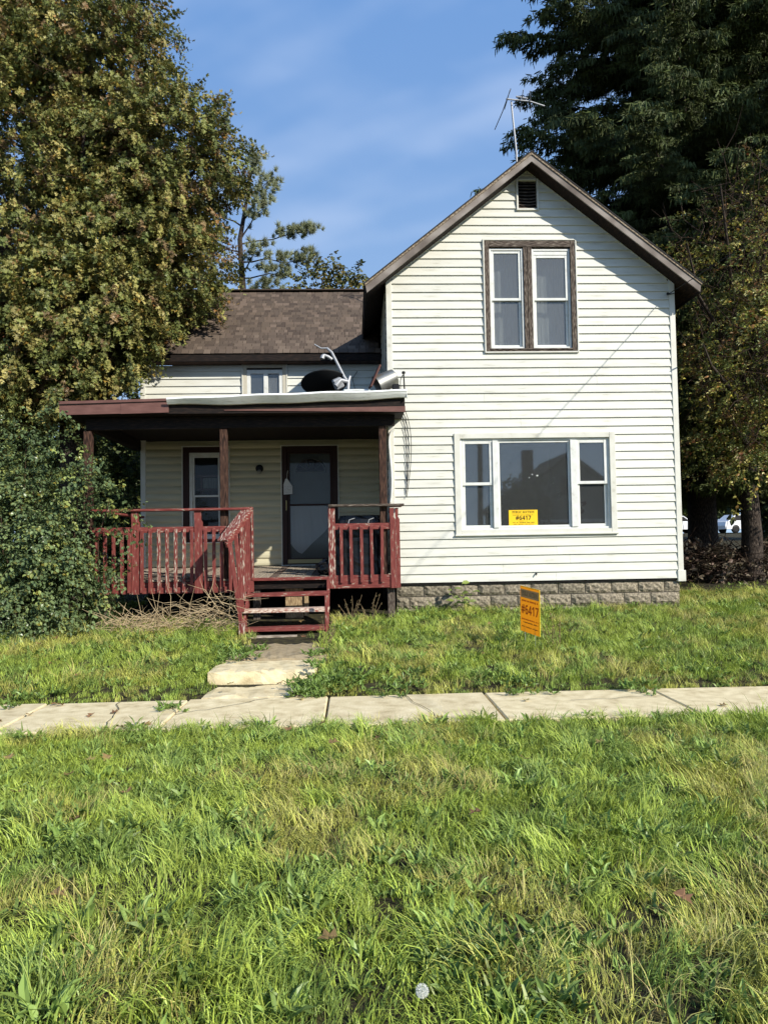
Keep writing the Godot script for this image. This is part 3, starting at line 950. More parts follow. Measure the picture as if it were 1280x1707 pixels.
func wing_front() -> void:
	var H := house
	var Z := -2.2
	var plain := func(_y: float) -> Vector2: return Vector2(-99.0, 99.0)
	# siding under the porch bulges, above the porch it is flat
	shade_tinted_siding = true
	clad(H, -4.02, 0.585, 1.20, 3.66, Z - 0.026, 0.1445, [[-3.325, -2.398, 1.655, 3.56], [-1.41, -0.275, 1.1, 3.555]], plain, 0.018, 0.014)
	shade_tinted_siding = false
	clad(H, -4.02, 0.585, 4.16, 5.15, Z - 0.026, 0.1445, [[-2.15, -1.255, 4.3, 5.19]], plain)
	bx("corner_board", Vector3(-4.12, 1.2, Z - 0.1), Vector3(-4.022, 5.15, Z + 0.006), M.trim, H, 0.006)
	# porch window behind the middle post
	var w := grp("window", H, "white double hung window with dark brown surround under the porch roof")
	ring("trim", -3.325, -2.398, 1.655, 3.56, 0.022, Z - 0.04, 0.07, M.trim, M.trim, w)
	ring("frame", -3.302, -2.421, 1.678, 3.538, 0.115, Z - 0.06, 0.075, M.frame_dark, M.frame_dark, w, 0.11, 0.06)
	ring("storm_frame", -3.186, -2.537, 1.739, 3.427, 0.06, Z - 0.07, 0.06, M.white, M.white, w)
	sash(-3.125, -2.598, 2.56, 3.366, 0.035, Z - 0.06, w, M.pane_door)
	sash(-3.124, -2.599, 1.80, 2.60, 0.035, Z - 0.095, w, M.pane_door)
	bx("muntin", Vector3(-3.06, 2.95, Z - 0.13), Vector3(-2.66, 3.0, Z - 0.10), M.frame_dark, w)
	bx("muntin", Vector3(-3.06, 2.70, Z - 0.13), Vector3(-2.66, 2.73, Z - 0.10), M.frame_dark, w)
	bx("muntin", Vector3(-2.99, 2.62, Z - 0.13), Vector3(-2.95, 3.0, Z - 0.10), M.frame_dark, w)
	bx("shade", Vector3(-2.945, 2.735, Z - 0.15), Vector3(-2.67, 2.945, Z - 0.14), M.curtain, w)
	# small slider above the porch roof
	var s := grp("window", H, "small white sliding window between porch roof and eave")
	ring("trim", -2.148, -1.258, 4.3, 5.186, 0.022, Z - 0.03, 0.06, M.trim, M.trim, s)
	ring("frame", -2.126, -1.28, 4.32, 5.164, 0.075, Z - 0.03, 0.05, M.grey_trim, M.grey_trim, s)
	ring("sash_rail", -2.05, -1.352, 4.40, 5.05, 0.07, Z - 0.05, 0.06, M.white, M.white, s, 0.075)
	bx("mullion", Vector3(-1.725, 4.47, Z - 0.045), Vector3(-1.64, 4.975, Z + 0.004), M.white, s)
	bx("pane", Vector3(-1.98, 4.47, Z - 0.03), Vector3(-1.725, 4.975, Z - 0.0295), M.pane, s, 0.0)
	bx("pane", Vector3(-1.64, 4.47, Z - 0.032), Vector3(-1.422, 4.975, Z - 0.0315), M.pane_sky_veil, s, 0.0)
	bx("shade", Vector3(-1.66, 4.4, Z - 0.20), Vector3(-1.38, 5.0, Z - 0.19), M.curtain, s)
	# door behind a storm door with torn film in its lower half
	var d := grp("door", H, "white panel door with fan light behind a dark brown storm door")
	ring("trim", -1.41, -0.275, 1.19, 3.555, 0.022, Z - 0.04, 0.066, M.trim, M.trim, d)
	ring("frame", -1.388, -0.297, 1.205, 3.533, 0.10, Z - 0.06, 0.085, M.frame_dark, M.frame_dark, d, 0.10, 0.03)
	ring("storm_door_rail", -1.286, -0.399, 1.236, 3.431, 0.05, Z - 0.045, 0.04, M.frame_dark, M.frame_dark, d, 0.045, 0.10)
	bx("storm_door_rail", Vector3(-1.236, 2.362, Z - 0.045), Vector3(-0.449, 2.395, Z - 0.008), M.frame_dark, d)
	bx("kick_plate", Vector3(-1.30, 1.236, Z - 0.002), Vector3(-0.47, 1.312, Z + 0.004), M.brass, d)
	bx("pane", Vector3(-1.236, 2.395, Z - 0.03), Vector3(-0.449, 3.386, Z - 0.0295), M.pane_door, d, 0.0)
	bx("pane", Vector3(-1.236, 1.336, Z - 0.03), Vector3(-0.449, 2.362, Z - 0.0295), M.pane_door, d, 0.0)
	bx("door_leaf", Vector3(-1.28, 1.22, Z - 0.13), Vector3(-0.41, 3.42, Z - 0.09), M.door, d)
	# fan light: dark half disc with spokes and a raised rim
	var fc := Vector3(-0.83, 3.03, Z - 0.088)
	var fl := MB.new()
	var rim := []
	for k in 17:
		var a := PI * k / 16.0
		rim.append(fc + Vector3(cos(a) * 0.27, sin(a) * 0.25, 0.004))
	for k in 16:
		fl.tri_out(fc + Vector3(0, 0, 0.004), rim[k], rim[k + 1], fc - Vector3(0, 0, 1))
	part("fan_light", fl, M.dark, d)
	var rm := []
	for k in 17:
		var a := PI * k / 16.0
		rm.append(fc + Vector3(cos(a) * 0.29, sin(a) * 0.27, 0.008))
	rm.append(rm[0])
	var rt := MB.new()
	rt.tube(rm, taper(0.016, 0.016, rm.size()), 6)
	part("fan_light_rim", rt, M.door, d)
	for k in 4:
		var a := PI * (k + 1) / 5.0
		var sp := MB.new()
		sp.tube([fc + Vector3(cos(a) * 0.09, sin(a) * 0.085, 0.008), fc + Vector3(cos(a) * 0.28, sin(a) * 0.26, 0.008)], [0.007, 0.007], 5)
		part("spoke", sp, M.door, d)
	# torn film hanging inside the lower glass
	var tf := MB.new()
	var zf := Z - 0.05
	var low := [[-1.235, 1.62], [-1.17, 1.53], [-1.09, 1.45], [-1.02, 1.42], [-0.93, 1.50], [-0.84, 1.60], [-0.75, 1.68], [-0.66, 1.76], [-0.56, 1.85], [-0.45, 1.99]]
	for k in low.size() - 1:
		var a0 := Vector3(low[k][0], low[k][1], zf + 0.012 * sin(k * 1.7)); var a1 := Vector3(low[k + 1][0], low[k + 1][1], zf + 0.012 * sin((k + 1) * 1.7))
		tf.quad(Vector3(a0.x, 2.36, zf), Vector3(a1.x, 2.36, zf), a1, a0)
	part("torn_film", tf, M.film, d)
	bx("door_handle", Vector3(-1.318, 2.27, Z - 0.005), Vector3(-1.292, 2.47, Z + 0.03), M.brass, d, 0.006)
	# wall lamp
	var l := grp("wall_lamp", H)
	var lm := MB.new()
	var lb := Basis.from_euler(Vector3(PI / 2, 0, 0))
	lm.lathe([Vector2(0.0, 0.07), Vector2(0.05, 0.065), Vector2(0.075, 0.03), Vector2(0.075, 0.0), Vector2(0.0, 0.0)], 14, Vector3(-1.82, 3.10, Z - 0.005), lb)
	part("lamp_base", lm, M.black, l)
	var ls := MB.new()
	ls.lathe([Vector2(0.0, 0.045), Vector2(0.03, 0.04), Vector2(0.04, 0.0), Vector2(0.028, -0.04), Vector2(0.0, -0.05)], 12, Vector3(-1.82, 3.03, Z + 0.06))
	part("bulb", ls, M.steel, l)

# ---------------------------------------------------------------- porch (parts of the house)
func build_porch() -> void:
	var H := house
	# floor of boards running away from the wall, a little lower in front
	var fl := grp("porch_floor", H)
	var x := -4.08
	var k := 0
	while x < 0.58:
		var w := 0.135
		var z0 := -2.18
		var mb := MB.new()
		mb.beam(Vector3(x + w / 2, 1.175 + rng.randf_range(-0.004, 0.004), z0), Vector3(x + w / 2, 1.06 + rng.randf_range(-0.004, 0.004), 0.47 + rng.randf_range(-0.006, 0.01)), w - 0.008, 0.03)
		part("floor_board", mb, M.bare_z if k % 5 else M.grey_z, fl)
		x += w
		k += 1
	bx("rim_joist", Vector3(-4.08, 0.87, 0.425), Vector3(-1.66, 1.04, 0.462), M.red_x, fl)
	bx("rim_joist", Vector3(-0.30, 0.885, 0.425), Vector3(0.60, 1.04, 0.462), M.red_x, fl)
	bx("rim_joist", Vector3(-1.655, 0.90, 0.40), Vector3(-0.305, 1.04, 0.44), M.dark_x, fl)
	bx("rim_joist", Vector3(-4.10, 0.87, -2.18), Vector3(-4.062, 1.05, 0.424), M.red_z, fl)
	for lx in [[0.53, 0.645], [-1.62, -1.51], [-4.05, -3.93]]:
		bx("deck_leg", Vector3(lx[0], 0.2, 0.28), Vector3(lx[1], 0.90, 0.40), M.grey_y, fl)
	bx("deck_leg", Vector3(-1.12, 0.2, 0.22), Vector3(-0.83, 1.03, 0.27), M.bare_y, fl)
	bx("deck_leg", Vector3(-0.815, 0.45, 0.275), Vector3(-0.745, 0.82, 0.31), M.bare_y, fl)
	bx("deck_shade_sheet", Vector3(-4.0, 0.2, -2.28), Vector3(0.56, 1.04, -2.25), M.dark, fl)  # added dark sheet that paints the darkness under the deck

	# roof over the porch: sags to the left
	var pr := grp("porch_roof", H)
	var ty := func(xx: float) -> float: return 3.865 + 0.024 * (xx + 4.5)
	var cv := MB.new()
	for q in [[-4.54, 0.590, 0.0, -2.18], [-4.54, 0.86, 0.735, 0.0]]:
		var a := Vector3(q[0], ty.call(q[0]) + (0.735 - q[2]) * 0.105, q[2]); var b := Vector3(q[1], ty.call(q[1]) + (0.735 - q[2]) * 0.105, q[2])
		var c := Vector3(q[1], ty.call(q[1]) + (0.735 - q[3]) * 0.105, q[3]); var d := Vector3(q[0], ty.call(q[0]) + (0.735 - q[3]) * 0.105, q[3])
		var dn := Vector3(0, -0.03, 0)
		var mid := (a + c) / 2.0 + dn * 0.5
		cv.quad_out(d, c, b, a, mid); cv.quad_out(a + dn, b + dn, c + dn, d + dn, mid)
		cv.quad_out(a, b, b + dn, a + dn, mid); cv.quad_out(b, c, c + dn, b + dn, mid); cv.quad_out(a, d, d + dn, a + dn, mid); cv.quad_out(c, d, d + dn, c + dn, mid)
	part("roofing", cv, M.roofing, pr)
	var face := func(called: String, xa: float, xb: float, t0: float, b0: float, t1: float, b1: float, z0: float, z1: float, m: Material) -> void:
		var mb := MB.new()
		mb.prism(PackedVector2Array([Vector2(xa, t0), Vector2(xb, t1), Vector2(xb, b1), Vector2(xa, b0)]), z0, z1)
		part(called, mb, m, pr)
	face.call("fascia_board", -4.52, 0.84, 3.83, 3.685, 3.955, 3.675, 0.66, 0.70, M.dark_x)  # dark wood here puts the shadow of the gutter into the colour
	face.call("fascia_panel", -4.54, -3.60, 3.875, 3.675, 3.895, 3.69, 0.702, 0.716, M.fascia)
	face.call("fascia_panel", -3.598, -2.86, 3.895, 3.685, 3.905, 3.70, 0.704, 0.719, M.fascia)
	face.call("fascia_lip", -4.545, -2.88, 3.885, 3.842, 3.918, 3.878, 0.7165, 0.740, M.fascia)
	face.call("fascia_strip", -2.0, 0.845, 3.735, 3.722, 3.765, 3.675, 0.702, 0.713, M.fascia)
	# bent white gutter hanging off the right two thirds
	var gt := MB.new()
	var gs := 24
	for i in gs:
		var f0 := float(i) / gs; var f1 := float(i + 1) / gs
		var r0 := []; var r1 := []
		for q in [[f0, r0], [f1, r1]]:
			var xx: float = lerpf(-2.87, 0.865, q[0])
			var t: float = lerpf(3.905, 4.005, q[0]) + 0.006 * sin(float(q[0]) * 21.0)
			var hgt: float = lerpf(0.085, 0.125, smoothstep(0.0, 0.35, q[0])) - 0.015 * smoothstep(0.75, 1.0, q[0])
			var lean: float = 0.02 + 0.05 * sin(PI * float(q[0]))
			for s in [[0.0, 0.705], [0.004, 0.80 + lean], [-0.020, 0.808 + lean], [-0.034, 0.795 + lean], [-hgt * 0.62, 0.79 + lean * 0.4], [-hgt, 0.765], [-hgt, 0.705]]:
				(q[1] as Array).append(Vector3(xx, t + s[0], s[1]))
		for j in 6:
			if j == 0: continue
			gt.quad(r0[j], r1[j], r1[j + 1], r0[j + 1])
			var o := Vector3(0, 0.002, -0.002)
			gt.quad(r0[j + 1] + o, r1[j + 1] + o, r1[j] + o, r0[j] + o)
	part("gutter", gt, M.gutter, pr)
	bx("gutter_end", Vector3(0.865, 3.885, 0.705), Vector3(0.872, 4.008, 0.80), M.gutter, pr)
	# beam, ceiling and left return
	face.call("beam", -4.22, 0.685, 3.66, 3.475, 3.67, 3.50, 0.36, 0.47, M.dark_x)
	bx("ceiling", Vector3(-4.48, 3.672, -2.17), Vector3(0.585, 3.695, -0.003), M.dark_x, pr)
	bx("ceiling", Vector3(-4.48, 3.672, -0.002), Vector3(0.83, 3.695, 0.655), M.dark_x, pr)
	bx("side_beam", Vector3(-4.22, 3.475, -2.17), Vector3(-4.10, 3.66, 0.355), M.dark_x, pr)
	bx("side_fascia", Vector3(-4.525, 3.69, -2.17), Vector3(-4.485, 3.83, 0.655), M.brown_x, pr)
	# posts
	for q in [[-4.27, -4.145, 3.474], [-2.125, -2.005, 3.484], [0.425, 0.545, 3.494]]:
		bx("porch_post", Vector3(q[0], 1.07, 0.33), Vector3(q[1], q[2], 0.45), M.brown_y, H, 0.008)
	# railing, left of the stairs
	var r := grp("railing", H, "long red porch railing with peeling balusters left of the stairs")
	bx("top_rail", Vector3(-4.16, 2.165, 0.40), Vector3(-1.60, 2.203, 0.56), M.red_x, r, 0.006)
	bx("mid_rail", Vector3(-4.12, 1.825, 0.462), Vector3(-1.62, 1.915, 0.50), M.red_x, r)
	for px in [-3.435, -2.452, -1.655]:
		rail_post(r, px, 0.125, 0.86, 0.505, M.red_y)
	var bxs := [-4.03, -3.90, -3.77, -3.64, -3.53, -3.335, -3.205, -3.07, -2.94, -2.81, -2.68, -2.56, -2.335, -2.21, -2.09, -1.95, -1.82]
	for i in bxs.size():
		baluster(r, bxs[i], 0.885, 1.885, 0.503, M.worn_y if i in [7, 8, 9, 10] else M.red_y)
	bx("bottom_rail", Vector3(-4.12, 0.862, 0.465), Vector3(-1.70, 0.955, 0.498), M.red_x, r)
	# the left return towards the wall
	bx("top_rail", Vector3(-4.16, 2.16, -2.1), Vector3(-4.02, 2.198, 0.398), M.red_z, r, 0.006)
	bx("mid_rail", Vector3(-4.13, 1.825, -2.1), Vector3(-4.095, 1.915, 0.46), M.red_z, r)
	# railing right of the stairs
	var q2 := grp("railing", H, "short red porch railing right of the stairs")
	bx("top_rail", Vector3(-0.40, 2.192, 0.40), Vector3(0.81, 2.23, 0.55), M.grey_x, q2, 0.006)
	bx("rail_post", Vector3(-0.405, 0.89, 0.462), Vector3(-0.297, 2.19, 0.512), M.worn_y, q2, 0.006)
	rail_post(q2, 0.625, 0.085, 0.885, 0.505, M.red_y)
	rail_post(q2, 0.705, 0.065, 0.885, 0.48, M.red_y)
	bx("mid_rail", Vector3(-0.296, 1.825, 0.463), Vector3(0.58, 1.925, 0.50), M.red_x, q2)
	bx("bottom_rail", Vector3(-0.296, 0.892, 0.465), Vector3(0.58, 1.10, 0.498), M.red_x, q2)
	for bxx in [-0.195, -0.04, 0.125, 0.285, 0.445]:
		baluster(q2, bxx, 0.985, 1.89, 0.502, M.red_y)
	# right return to the corner of the house
	bx("top_rail", Vector3(0.60, 2.192, 0.06), Vector3(0.79, 2.228, 0.398), M.red_z, q2)
	# stairs
	var s := grp("porch_steps", H, "open red wooden steps with one bare tread")
	bx("nosing", Vector3(-1.655, 1.035, 0.47), Vector3(-0.40, 1.085, 0.52), M.red_x, s, 0.006)
	var tr := [[0.86, 0.80, M.red_x], [0.635, 1.06, M.worn_bare], [0.385, 1.32, M.red_x]]
	for t in tr:
		var tb := MB.new()
		tb.box(Vector3(-1.04, t[0] - 0.02, t[1] - 0.125), Vector3(1.30, 0.04, 0.25), Basis.from_euler(Vector3(0, 0, rng.randf_range(0.004, 0.016))), 0.006)
		part("tread", tb, t[2], s)
		bx("tread_nosing", Vector3(-1.70, t[0] - 0.055, t[1] + 0.001), Vector3(-0.40, t[0] - 0.004, t[1] + 0.022), t[2], s)
	for sx in [-1.66, -0.415]:
		var st := MB.new()
		st.prism(PackedVector2Array([Vector2(-0.44, 1.03), Vector2(-0.70, 0.83), Vector2(-0.72, 0.83), Vector2(-0.96, 0.60), Vector2(-0.98, 0.60), Vector2(-1.22, 0.35), Vector2(-1.36, 0.33), Vector2(-1.36, 0.22), Vector2(-1.15, 0.22), Vector2(-0.44, 0.86)]), -0.02, 0.02)
		var o := part("stringer", st, M.red_y, s)
		o.transform = Transform3D(Basis.from_euler(Vector3(0, PI / 2, 0)), Vector3(sx, 0, 0))
	bx("bottom_board", Vector3(-1.62, 0.245, 1.36), Vector3(-0.85, 0.28, 1.46), M.bare_x, s)
	bx("stair_post", Vector3(-0.445, 0.20, 1.29), Vector3(-0.40, 0.84, 1.33), M.red_y, s)
	bx("stair_post", Vector3(-0.44, 0.83, 0.55), Vector3(-0.395, 1.05, 0.60), M.red_y, s)
	# leaning handrail on the left of the stairs
	var h := grp("handrail", H, "red stair handrail with split weathered board")
	var ha := Vector3(-1.675, 2.20, 0.46); var hb := Vector3(-1.94, 1.675, 1.30)
	var hm := MB.new()
	hm.beam(ha, hb, 0.175, 0.038, Vector3.UP, 0.008)
	part("rail_board", hm, M.worn_z, h)
	var hs := MB.new()
	var off := Vector3(0.055, -0.065, 0)
	hs.beam(ha + off, hb + off, 0.036, 0.09, Vector3.UP, 0.005)
	part("side_rail", hs, M.red_z, h)
	for i in 4:
		var f: float = [0.95, 0.72, 0.50, 0.30][i]
		var a := ha.lerp(hb, f) + Vector3(0.085, -0.06, 0)
		var bz := 0.46 + 0.84 * f
		var foot := Vector3(-1.70 + 0.02 * f, 0.42 + 0.46 * (1.0 - f) / 0.7, bz + 0.02)
		foot.y = clampf(foot.y, 0.40, 0.95)
		var bm := MB.new()
		bm.beam(foot, a, 0.06, 0.036, Vector3.BACK, 0.004)
		part("baluster", bm, M.worn_y if i == 2 else M.red_y, h)
	bx("rail_post", Vector3(-1.70, 0.15, 1.33), Vector3(-1.61, 0.46, 1.40), M.worn_y, h)
	bx("rail_post", Vector3(-1.625, 1.05, 0.465), Vector3(-1.595, 2.16, 0.53), M.worn_y, h)

func rail_post(parent: Node3D, x: float, w: float, y0: float, z: float, m: Material) -> void:
	var mb := MB.new()
	# flat board with a chamfered head, seen from the front, widened at the rail
	mb.prism(PackedVector2Array([Vector2(x - w / 2, y0), Vector2(x + w / 2, y0), Vector2(x + w / 2, 1.98), Vector2(x + w / 2 - 0.025, 2.02), Vector2(x + w / 2 - 0.02, 2.163), Vector2(x - w / 2 - 0.005, 2.163), Vector2(x - w / 2 - 0.005, 2.05), Vector2(x - w / 2, 2.0)]), z - 0.038, z + 0.012)
	part("rail_post", mb, m, parent)

func baluster(parent: Node3D, x: float, y0: float, y1: float, z: float, m: Material) -> void:
	var mb := MB.new()
	var lean := rng.randf_range(-0.008, 0.008)
	var hw := 0.024
	# sawn at a slant at the top
	var b := Transform3D(Basis.from_euler(Vector3(0, 0, lean)), Vector3(x, y0, z))
	var p := []
	for q in [[-hw, 0, 0.038], [hw, 0, 0.038], [hw, 0.03, 0], [-hw, 0.03, 0], [-hw, y1 - y0 - 0.03, 0.038], [hw, y1 - y0 - 0.03, 0.038], [hw, y1 - y0, 0], [-hw, y1 - y0, 0]]:
		p.append(b * Vector3(q[0], q[1], q[2]))
	var mid := b * Vector3(0, (y1 - y0) / 2, 0.019)
	for f in [[0, 1, 5, 4], [1, 2, 6, 5], [2, 3, 7, 6], [3, 0, 4, 7], [4, 5, 6, 7], [0, 1, 2, 3]]:
		mb.quad_out(p[f[0]], p[f[1]], p[f[2]], p[f[3]], mid)
	part("baluster", mb, m, parent)

# ---------------------------------------------------------------- loose things
func text(called: String, what: String, size: float, depth: float, font: String, m: Material, parent: Node3D, tr: Transform3D, squeeze := 1.0) -> void:
	var t := TextMesh.new()
	var f := SystemFont.new()
	f.font_names = PackedStringArray([font])
	f.font_weight = 700
	t.font = f
	t.text = what
	t.font_size = 32
	t.pixel_size = size / 32.0
	t.depth = depth
	t.curve_step = 2.0
	put(called, t, m, parent, Transform3D(tr.basis * Basis.from_scale(Vector3(squeeze, 1, 1)), tr.origin))

# a line of small print too fine to read: short unequal strokes
func small_print(parent: Node3D, m: Material, cx: float, y: float, z: float, w: float, h: float) -> void:
	var mb := MB.new()
	var x := cx - w / 2
	while x < cx + w / 2:
		var l := rng.randf_range(0.005, 0.014)
		if rng.randf() < 0.85:
			mb.box(Vector3(x + l / 2, y + rng.randf_range(-0.001, 0.001), z), Vector3(l, h * rng.randf_range(0.6, 1.0), 0.0008))
		x += l + rng.randf_range(0.003, 0.006)
	var o := part("small_print", mb, m, parent)
	o.set_meta("kind", "stuff")

func build_objects() -> void:
	# yellow sign inside the picture window
	var s := thing("window_sign", "yellow public auction sign standing in the picture window", "sign", Vector3(2.86, 1.862, -0.062))
	s.position.z = -0.050
	bx("panel", Vector3(-0.245, 0, -0.006), Vector3(0.245, 0.26, -0.002), M.yellow, s, 0.0)
	text("heading", "PUBLIC AUCTION", 0.052, 0.0015, "Droid Serif", M.ink, s, Transform3D(Basis(), Vector3(0, 0.222, -0.001)), 0.82)
	text("number", "#6417", 0.098, 0.0015, "Droid Sans", M.ink, s, Transform3D(Basis(), Vector3(0.0, 0.125, -0.001)), 0.95)
	small_print(s, M.ink, 0.0, 0.175, -0.001, 0.36, 0.012)
	small_print(s, M.ink, 0.0, 0.072, -0.001, 0.16, 0.008)
	small_print(s, M.ink, 0.0, 0.046, -0.001, 0.36, 0.013)
	small_print(s, M.ink, 0.0, 0.018, -0.001, 0.36, 0.012)
	# orange yard sign turned away from the sun, leaning
	var yb := Basis.from_euler(Vector3(0.04, deg_to_rad(-71), deg_to_rad(-5)))
	var y := thing("yard_sign", "orange auction yard sign leaning in the front lawn", "sign", Vector3(2.28, 0.29, 2.70))
	y.basis = yb
	M.orange = mat(Color(1.0, 0.68, 0.16), 0.5)
	M.orange.backlight_enabled = true
	M.orange.backlight = Color(1, 0.62, 0.12)
	M.sign_band = mat(Color(0.74, 0.62, 0.44), 0.6)
	M.sign_band.backlight_enabled = true
	M.sign_band.backlight = Color(0.6, 0.5, 0.33)
	M.faded_ink = mat(Color(0.52, 0.43, 0.31), 0.7)
	M.sign_red = mat(Color(0.80, 0.34, 0.10), 0.6)
	var pq := MB.new()
	pq.quad(Vector3(-0.225, 0.70, 0.003), Vector3(0.225, 0.70, 0.003), Vector3(0.225, 0.10, 0.003), Vector3(-0.225, 0.10, 0.003))
	part("panel", pq, M.orange, y)
	bx("panel_edge", Vector3(-0.225, 0.7005, -0.002), Vector3(0.225, 0.704, 0.004), M.yellow, y, 0.0)
	bx("panel_edge", Vector3(0.2255, 0.10, -0.0035), Vector3(0.230, 0.70, 0.0035), M.yellow, y, 0.0)
	bx("heading_band", Vector3(-0.215, 0.555, 0.0034), Vector3(0.215, 0.665, 0.0042), M.sign_band, y, 0.0)
	text("heading", "PUBLIC AUCTION", 0.085, 0.0012, "Droid Serif", M.faded_ink, y, Transform3D(Basis(), Vector3(0, 0.61, 0.0048)), 0.48)
	text("number", "#6417", 0.17, 0.0012, "Droid Sans", M.sign_red, y, Transform3D(Basis(), Vector3(0, 0.40, 0.0042)), 0.85)
	small_print(y, M.sign_red, 0.0, 0.515, 0.0042, 0.38, 0.03)
	small_print(y, M.sign_red, 0.0, 0.27, 0.0042, 0.38, 0.02)
	small_print(y, M.ink2, 0.0, 0.23, 0.0042, 0.36, 0.018)
	small_print(y, M.ink2, 0.0, 0.17, 0.0042, 0.38, 0.016)
	for sx in [-0.12, 0.12]:
		var st := MB.new()
		st.tube([Vector3(sx, -0.25, 0), Vector3(sx, 0.2, 0)], [0.0035, 0.0035], 6)
		part("stake", st, M.grey_metal, y)
	# satellite dish lying back on the porch roof
	var d := thing("satellite_dish", "dark satellite dish with bent grey arm lying on the porch roof", "satellite dish", Vector3(-0.42, 4.02, 0.0))
	var db := Basis.from_euler(Vector3(deg_to_rad(64), 0, deg_to_rad(-4)))
	var dm := MB.new()
	var prof := []
	for k in 9:
		var f := k / 8.0
		prof.append(Vector2(0.385 * f, 0.085 * f * f))
	prof.append(Vector2(0.392, 0.098)); prof.append(Vector2(0.383, 0.099))
	for k in 8:
		var f := 1.0 - (k + 1) / 8.0
		prof.append(Vector2(0.383 * f, 0.085 * f * f + 0.006))
	dm.lathe(prof, 40, Vector3(-0.03, 0.20, 0.02), Basis.from_euler(Vector3(deg_to_rad(-24), 0, deg_to_rad(4))) * Basis.from_scale(Vector3(1, 1, 0.92)))
	part("reflector", dm, M.dish, d)
	var am := MB.new()
	am.tube([Vector3(0.36, 0.26, 0.16), Vector3(0.30, 0.35, 0.14), Vector3(0.10, 0.78, 0.06), Vector3(0.02, 0.86, 0.03)], [0.024, 0.026, 0.024, 0.022], 8)
	part("arm", am, M.grey_metal, d)
	var hd := MB.new()
	hd.tube([Vector3(0.03, 0.86, 0.03), Vector3(-0.08, 0.86, 0.03), Vector3(-0.19, 0.93, 0.02)], [0.016, 0.014, 0.012], 7)
	part("feed_arm", hd, M.grey_metal, d)
	var ln := MB.new()
	ln.tube([Vector3(0.10, 0.66, 0.07), Vector3(0.04, 0.70, 0.09), Vector3(-0.03, 0.73, 0.10)], [0.028, 0.03, 0.022], 8)
	ln.tube([Vector3(-0.03, 0.73, 0.10), Vector3(-0.05, 0.70, 0.11), Vector3(-0.06, 0.66, 0.12)], [0.028, 0.038, 0.036], 10)
	part("receiver", ln, M.grey_metal, d)
	var bm := MB.new()
	bm.box(Vector3(0.20, 0.22, 0.22), Vector3(0.16, 0.18, 0.10), Basis.from_euler(Vector3(0.3, 0.4, 0.5)), 0.02)
	bm.tube([Vector3(0.16, 0.17, 0.26), Vector3(0.24, 0.27, 0.24), Vector3(0.36, 0.26, 0.18)], [0.05, 0.045, 0.03], 8)
	bm.tube([Vector3(0.40, 0.36, 0.14), Vector3(0.37, 0.26, 0.18), Vector3(0.36, 0.10, 0.2)], [0.02, 0.03, 0.03], 7)
	part("bracket", bm, M.grey_metal, d)
	var pl := MB.new()
	pl.tube([Vector3(0.30, 0.08, 0.30), Vector3(0.5, 0.08, 0.33), Vector3(0.72, 0.075, 0.34)], [0.028, 0.026, 0.024], 8)
	part("mast", pl, M.white, d)
	# crumpled sheet metal pail on its side
	var pa := thing("metal_pail", "dented silver metal pail lying on the right end of the porch roof", "pail", Vector3(0.55, 4.16, 0.30))
	var pm := MB.new()
	var pb := Basis.from_euler(Vector3(0.15, 0.25, deg_to_rad(-62)))
	pm.lathe([Vector2(0.0, 0.19), Vector2(0.125, 0.19), Vector2(0.135, 0.18), Vector2(0.165, -0.14), Vector2(0.175, -0.15), Vector2(0.163, -0.152), Vector2(0.125, 0.17), Vector2(0.0, 0.175)], 18, Vector3(0, 0.09, 0), pb)
	part("body", pm, M.steel, pa)
	var rm := MB.new()
	rm.box(Vector3(-0.17, 0.15, 0.10), Vector3(0.03, 0.40, 0.17), Basis.from_euler(Vector3(0, 0.2, deg_to_rad(-24))), 0.006)
	part("rusty_flange", rm, M.rust, pa)
	var lump := thing("cap_block", "small black block beside the metal pail on the porch roof", "block", Vector3(0.715, 4.07, 0.45))
	bx("body", Vector3(-0.06, 0, -0.05), Vector3(0.06, 0.10, 0.05), M.black, lump, 0.015)
	bx("foot", Vector3(-0.12, -0.03, -0.06), Vector3(0.14, 0.0, 0.06), M.grey_metal, lump, 0.004)
	# antenna on the ridge
	var an := thing("antenna", "silver television antenna on a thin mast at the roof ridge", "antenna", Vector3(3.165, 8.0, -1.2))
	var rod := func(called: String, pts: Array, rr: float, m: Material) -> void:
		var mb := MB.new()
		mb.tube(pts, taper(rr, rr * 0.9, pts.size()), 6)
		part(called, mb, m, an)
	rod.call("mast", [Vector3(0, -0.2, 0), Vector3(0, 0.9, 0), Vector3(-0.075, 1.89, 0)], 0.021, M.grey_metal)
	rod.call("boom", [Vector3(-0.18, 1.91, 0.05), Vector3(0.28, 1.90, 0), Vector3(0.57, 1.84, -0.05)], 0.016, M.grey_metal)
	rod.call("element", [Vector3(-0.10, 2.08, 0.1), Vector3(-0.22, 1.76, -0.1), Vector3(-0.36, 1.46, -0.2)], 0.009, M.wire)
	rod.call("element", [Vector3(-0.16, 1.93, 0.3), Vector3(-0.14, 1.92, -0.3)], 0.008, M.grey_metal)
	rod.call("element", [Vector3(0.10, 1.97, 0.25), Vector3(0.16, 1.87, -0.3)], 0.008, M.grey_metal)
	rod.call("element", [Vector3(0.22, 1.95, 0.25), Vector3(0.38, 1.86, -0.3)], 0.008, M.grey_metal)
	rod.call("element", [Vector3(0.02, 1.99, 0.0), Vector3(0.24, 1.95, 0.0)], 0.018, M.grey_metal)
	# cables
	var cable := func(label: String, pts: Array, rr: float, m: Material, grp_: String) -> void:
		var mb := MB.new()
		mb.tube(pts, taper(rr, rr, pts.size()), 6)
		tag(part("cable", mb, m), label, "cable", grp_)
